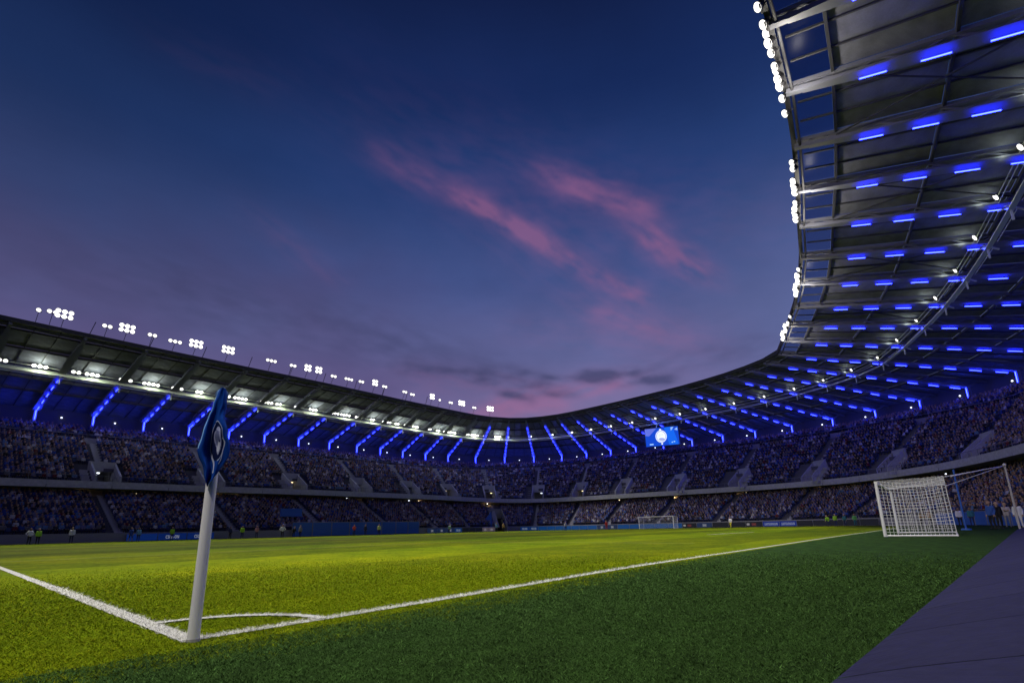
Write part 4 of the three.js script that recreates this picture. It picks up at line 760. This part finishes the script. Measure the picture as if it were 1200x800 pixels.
// ------------------------------------------------------------------ spectators and seats
{
  const kinds = [['sit', C.navy, C.black, 'navy jacket'], ['sit_fwd', C.black, C.navy, 'black jacket'], ['sit', C.blue, C.navy, 'royal blue top'], ['sit_fwd', [0.13, 0.13, 0.18], C.black, 'grey jacket'], ['sit', [0.46, 0.46, 0.52], C.navy, 'white top'], ['sit', C.brown, C.black, 'brown coat'], ['sit_fwd', C.maroon, C.black, 'maroon jacket'], ['sit', C.lilac, C.navy, 'lilac-grey jacket'], ['sit_up', C.navy, C.black, 'navy jacket with raised arms'], ['sit_fwd', [0.10, 0.19, 0.40], C.navy, 'light blue top'], ['sit', [0.03, 0.03, 0.05], C.black, 'charcoal coat'], ['sit_fwd', C.navy, C.navy, 'dark navy coat leaning forward']];
  const weight = [17, 9, 13, 13, 11, 5, 3, 16, 4, 9, 9, 10], sum = weight.reduce((a, b) => a + b);
  const geos = kinds.map(([pose, t, l], i) => bodyGeo(pose, 26, wear(t, l, SKIN[i % 3], i % 5 === 4 ? [0.12, 0.08, 0.04] : HAIR)));
  const spots = [], seats = [];
  for (const t of tiers) for (let k = 0; k < t.rows; k++) {
    let u = 2.2;
    while (u < 37.6) {
      const s = S(u), [a, b, h] = tread(t, s, k), dd = a + (b - a) * 0.55, p = off(s, dd, h), s2 = S(u + 0.05), [a2, b2] = tread(t, s2, k), v = p.distanceTo(off(s2, a2 + (b2 - a2) * 0.55, h)) / 0.05;
      u += 0.52 / v;
      const clear = t.name === 'lower' ? lowStairs.some(x => Math.abs(x - u) * v < 0.82) : upStairs.some(x => Math.abs(x - u) * v < (t.name === 'upper' ? (k < 6 ? 3.0 : 0.85) : 0.1));
      if (clear || (t.name === 'lower' && Math.abs(u - 16.35) * v < 2.4)) continue;
      const pr = proj(p); if (pr[2] < 0 || pr[0] < -40 || pr[0] > 1245) continue;
      const turn = Math.atan2(-s.n.x, -s.n.z);
      seats.push([p, turn]);
      const empty = 0.05 + 0.10 * Math.max(0, sim.noise(u * 1.3, k * 0.4));
      if (rnd() > empty) { let w = rnd() * sum, q = 0; while ((w -= weight[q]) > 0) q++; spots.push({ p: p.clone().add(new THREE.Vector3(range(-0.05, 0.05), 0, range(-0.05, 0.05))), turn: turn + range(-0.5, 0.5), q, sc: range(0.92, 1.06), d: Math.hypot(p.x, p.z), on: pr[0] > 2 && pr[0] < 1198 && pr[1] > 2, tier: t.name }); }
    }
  }
  spots.sort((a, b) => (b.on - a.on) || a.d - b.d);
  const near = spots.slice(0, 300), rest = spots.slice(300);
  for (const o of near) {
    const m = single('spectator', geos[o.q], bodyMat, `seated spectator in a ${kinds[o.q][3]} in the ${o.tier === 'lower' ? 'lower' : 'upper'} tier`, 'spectator', `${kinds[o.q][3]} spectators, ${o.tier === 'lower' ? 'lower' : 'upper'} tier`);
    m.position.copy(o.p); m.rotation.y = o.turn; m.scale.setScalar(o.sc);
  }
  const crowd = new THREE.Group(); crowd.name = 'crowd'; scene.add(crowd); tag(crowd, 'dense seated crowd filling both tiers round the stadium', 'crowd', null, 'stuff');
  const mt = new THREE.Matrix4(), qt = new THREE.Quaternion(), sc = new THREE.Vector3();
  kinds.forEach((_, q) => {
    const list = rest.filter(o => o.q === q), im = new THREE.InstancedMesh(geos[q], bodyMat, list.length); im.name = 'spectators'; im.userData.kind = 'stuff'; im.castShadow = im.receiveShadow = true;
    list.forEach((o, i) => im.setMatrixAt(i, mt.compose(o.p, qt.setFromAxisAngle(UPV, o.turn), sc.setScalar(o.sc)))); crowd.add(im);
  });
  const seatGeo = merge([new THREE.BoxGeometry(0.46, 0.05, 0.40).translate(0, 0.42, -0.02), new THREE.BoxGeometry(0.46, 0.40, 0.05).translate(0, 0.64, -0.24), new THREE.BoxGeometry(0.06, 0.42, 0.06).translate(0, 0.2, -0.15)]);
  const im = new THREE.InstancedMesh(seatGeo, M.seat, seats.length); im.name = 'stadium_seats'; tag(im, 'rows of dark blue plastic seats under the crowd', 'seats', null, 'stuff'); im.castShadow = im.receiveShadow = true;
  seats.forEach(([p, t], i) => im.setMatrixAt(i, mt.compose(p, qt.setFromAxisAngle(UPV, t), sc.setScalar(1)))); scene.add(im);
  console.log('spectators', spots.length);
}

// ------------------------------------------------------------------ blades of grass near the camera
{
  const bins = { grass: [[], []], turf: [[], []], painted: [[], []] };
  const R = mulberry(5), rr = (a, b) => a + (b - a) * R();
  const cell = 0.25, v = new THREE.Vector3();
  for (let r = -2; r < 16; r += cell) for (let l = -3; l < 17; l += cell) {
    const cr = r + cell / 2, cl = l + cell / 2, d = Math.hypot(cr, cl); if (d > 16 || d < 1.0) continue;
    const q = proj(v.set(cr, 0.02, -cl)); if (q[2] < 0.3 || q[0] < -60 || q[0] > 1260 || q[1] > 860) continue;
    const dens = d < 3.6 ? 14000 : 14000 * Math.pow(3.6 / d, 1.8), n = dens * cell * cell * (1 - smooth(5, 16, d));
    for (let i = 0; i < n; i++) {
      const x = r + R() * cell, y = l + R() * cell;
      if (y < wedgeL(x) + 0.01) continue;
      const jag = rr(-0.012, 0.012), eL = edgeL(x), dc = Math.hypot(x - CR, y - CL);
      const line = (Math.abs(y - eL + jag) < 0.055 && x > CR - 0.06) || (Math.abs(x - CR + jag) < 0.06 && y > CL - 0.03) || (Math.abs(dc - 0.98 + jag) < 0.046 && x > CR && y > CL);
      if (Math.hypot(x - 1.30, y - 4.04) < 0.05) continue;
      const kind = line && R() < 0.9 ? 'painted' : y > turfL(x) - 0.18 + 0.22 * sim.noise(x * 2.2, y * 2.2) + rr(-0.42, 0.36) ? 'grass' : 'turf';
      const size = Math.min(2.6, Math.max(1, d / 3.6)), w = rr(0.0016, 0.0030) * size, h = (kind === 'turf' ? rr(0.006, 0.015) : kind === 'painted' ? rr(0.012, 0.026) : rr(0.006, 0.014)) * Math.sqrt(size), a = R() * Math.PI, lean = rr(0.4, 2.4) * h, b = R() * 6.2832;
      const cx = Math.cos(a) * w, cz = Math.sin(a) * w, tx = x + Math.cos(b) * lean, tz = -y + Math.sin(b) * lean;
      const [P_, C_] = bins[kind];
      P_.push(x - cx, 0, -y - cz, x + cx, 0, -y + cz, tx, h, tz);
      let c; const k = kind === 'turf' ? rr(0.45, 1.6) : rr(0.65, 1.4);
      if (kind === 'grass') { const yl = R() < 0.12 ? 1.35 : rr(0.9, 1.1); c = [0.108 * k * yl, 0.154 * k, 0.004 * k]; }
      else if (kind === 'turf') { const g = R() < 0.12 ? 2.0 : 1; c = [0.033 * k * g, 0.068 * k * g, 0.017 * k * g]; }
      else c = [0.60 * Math.min(1.1, k), 0.60 * Math.min(1.1, k), 0.56 * Math.min(1.1, k)];
      for (let t = 0; t < 3; t++) C_.push(...c);
    }
  }
  const names = { grass: ['grass_blades', 'short green blades of the mown pitch near the corner', 'grass'], turf: ['turf_blades', 'dark green blades of the border turf', 'turf'], painted: ['painted_blades', 'white painted grass blades in the corner lines', 'painted grass'] };
  const gm = new THREE.MeshPhysicalMaterial({ vertexColors: true, roughness: 1, specularIntensity: 0.06, side: THREE.DoubleSide });
  for (const k in bins) {
    const g = new THREE.BufferGeometry(); g.setAttribute('position', new THREE.Float32BufferAttribute(bins[k][0], 3)); g.setAttribute('color', new THREE.Float32BufferAttribute(bins[k][1], 3)); g.computeVertexNormals();
    const m = new THREE.Mesh(g, gm); m.name = names[k][0]; m.receiveShadow = true; m.castShadow = true; tag(m, names[k][1], names[k][2], null, 'stuff'); scene.add(m);
    console.log(k, bins[k][0].length / 9);
  }
}

renderer.render(scene, camera);
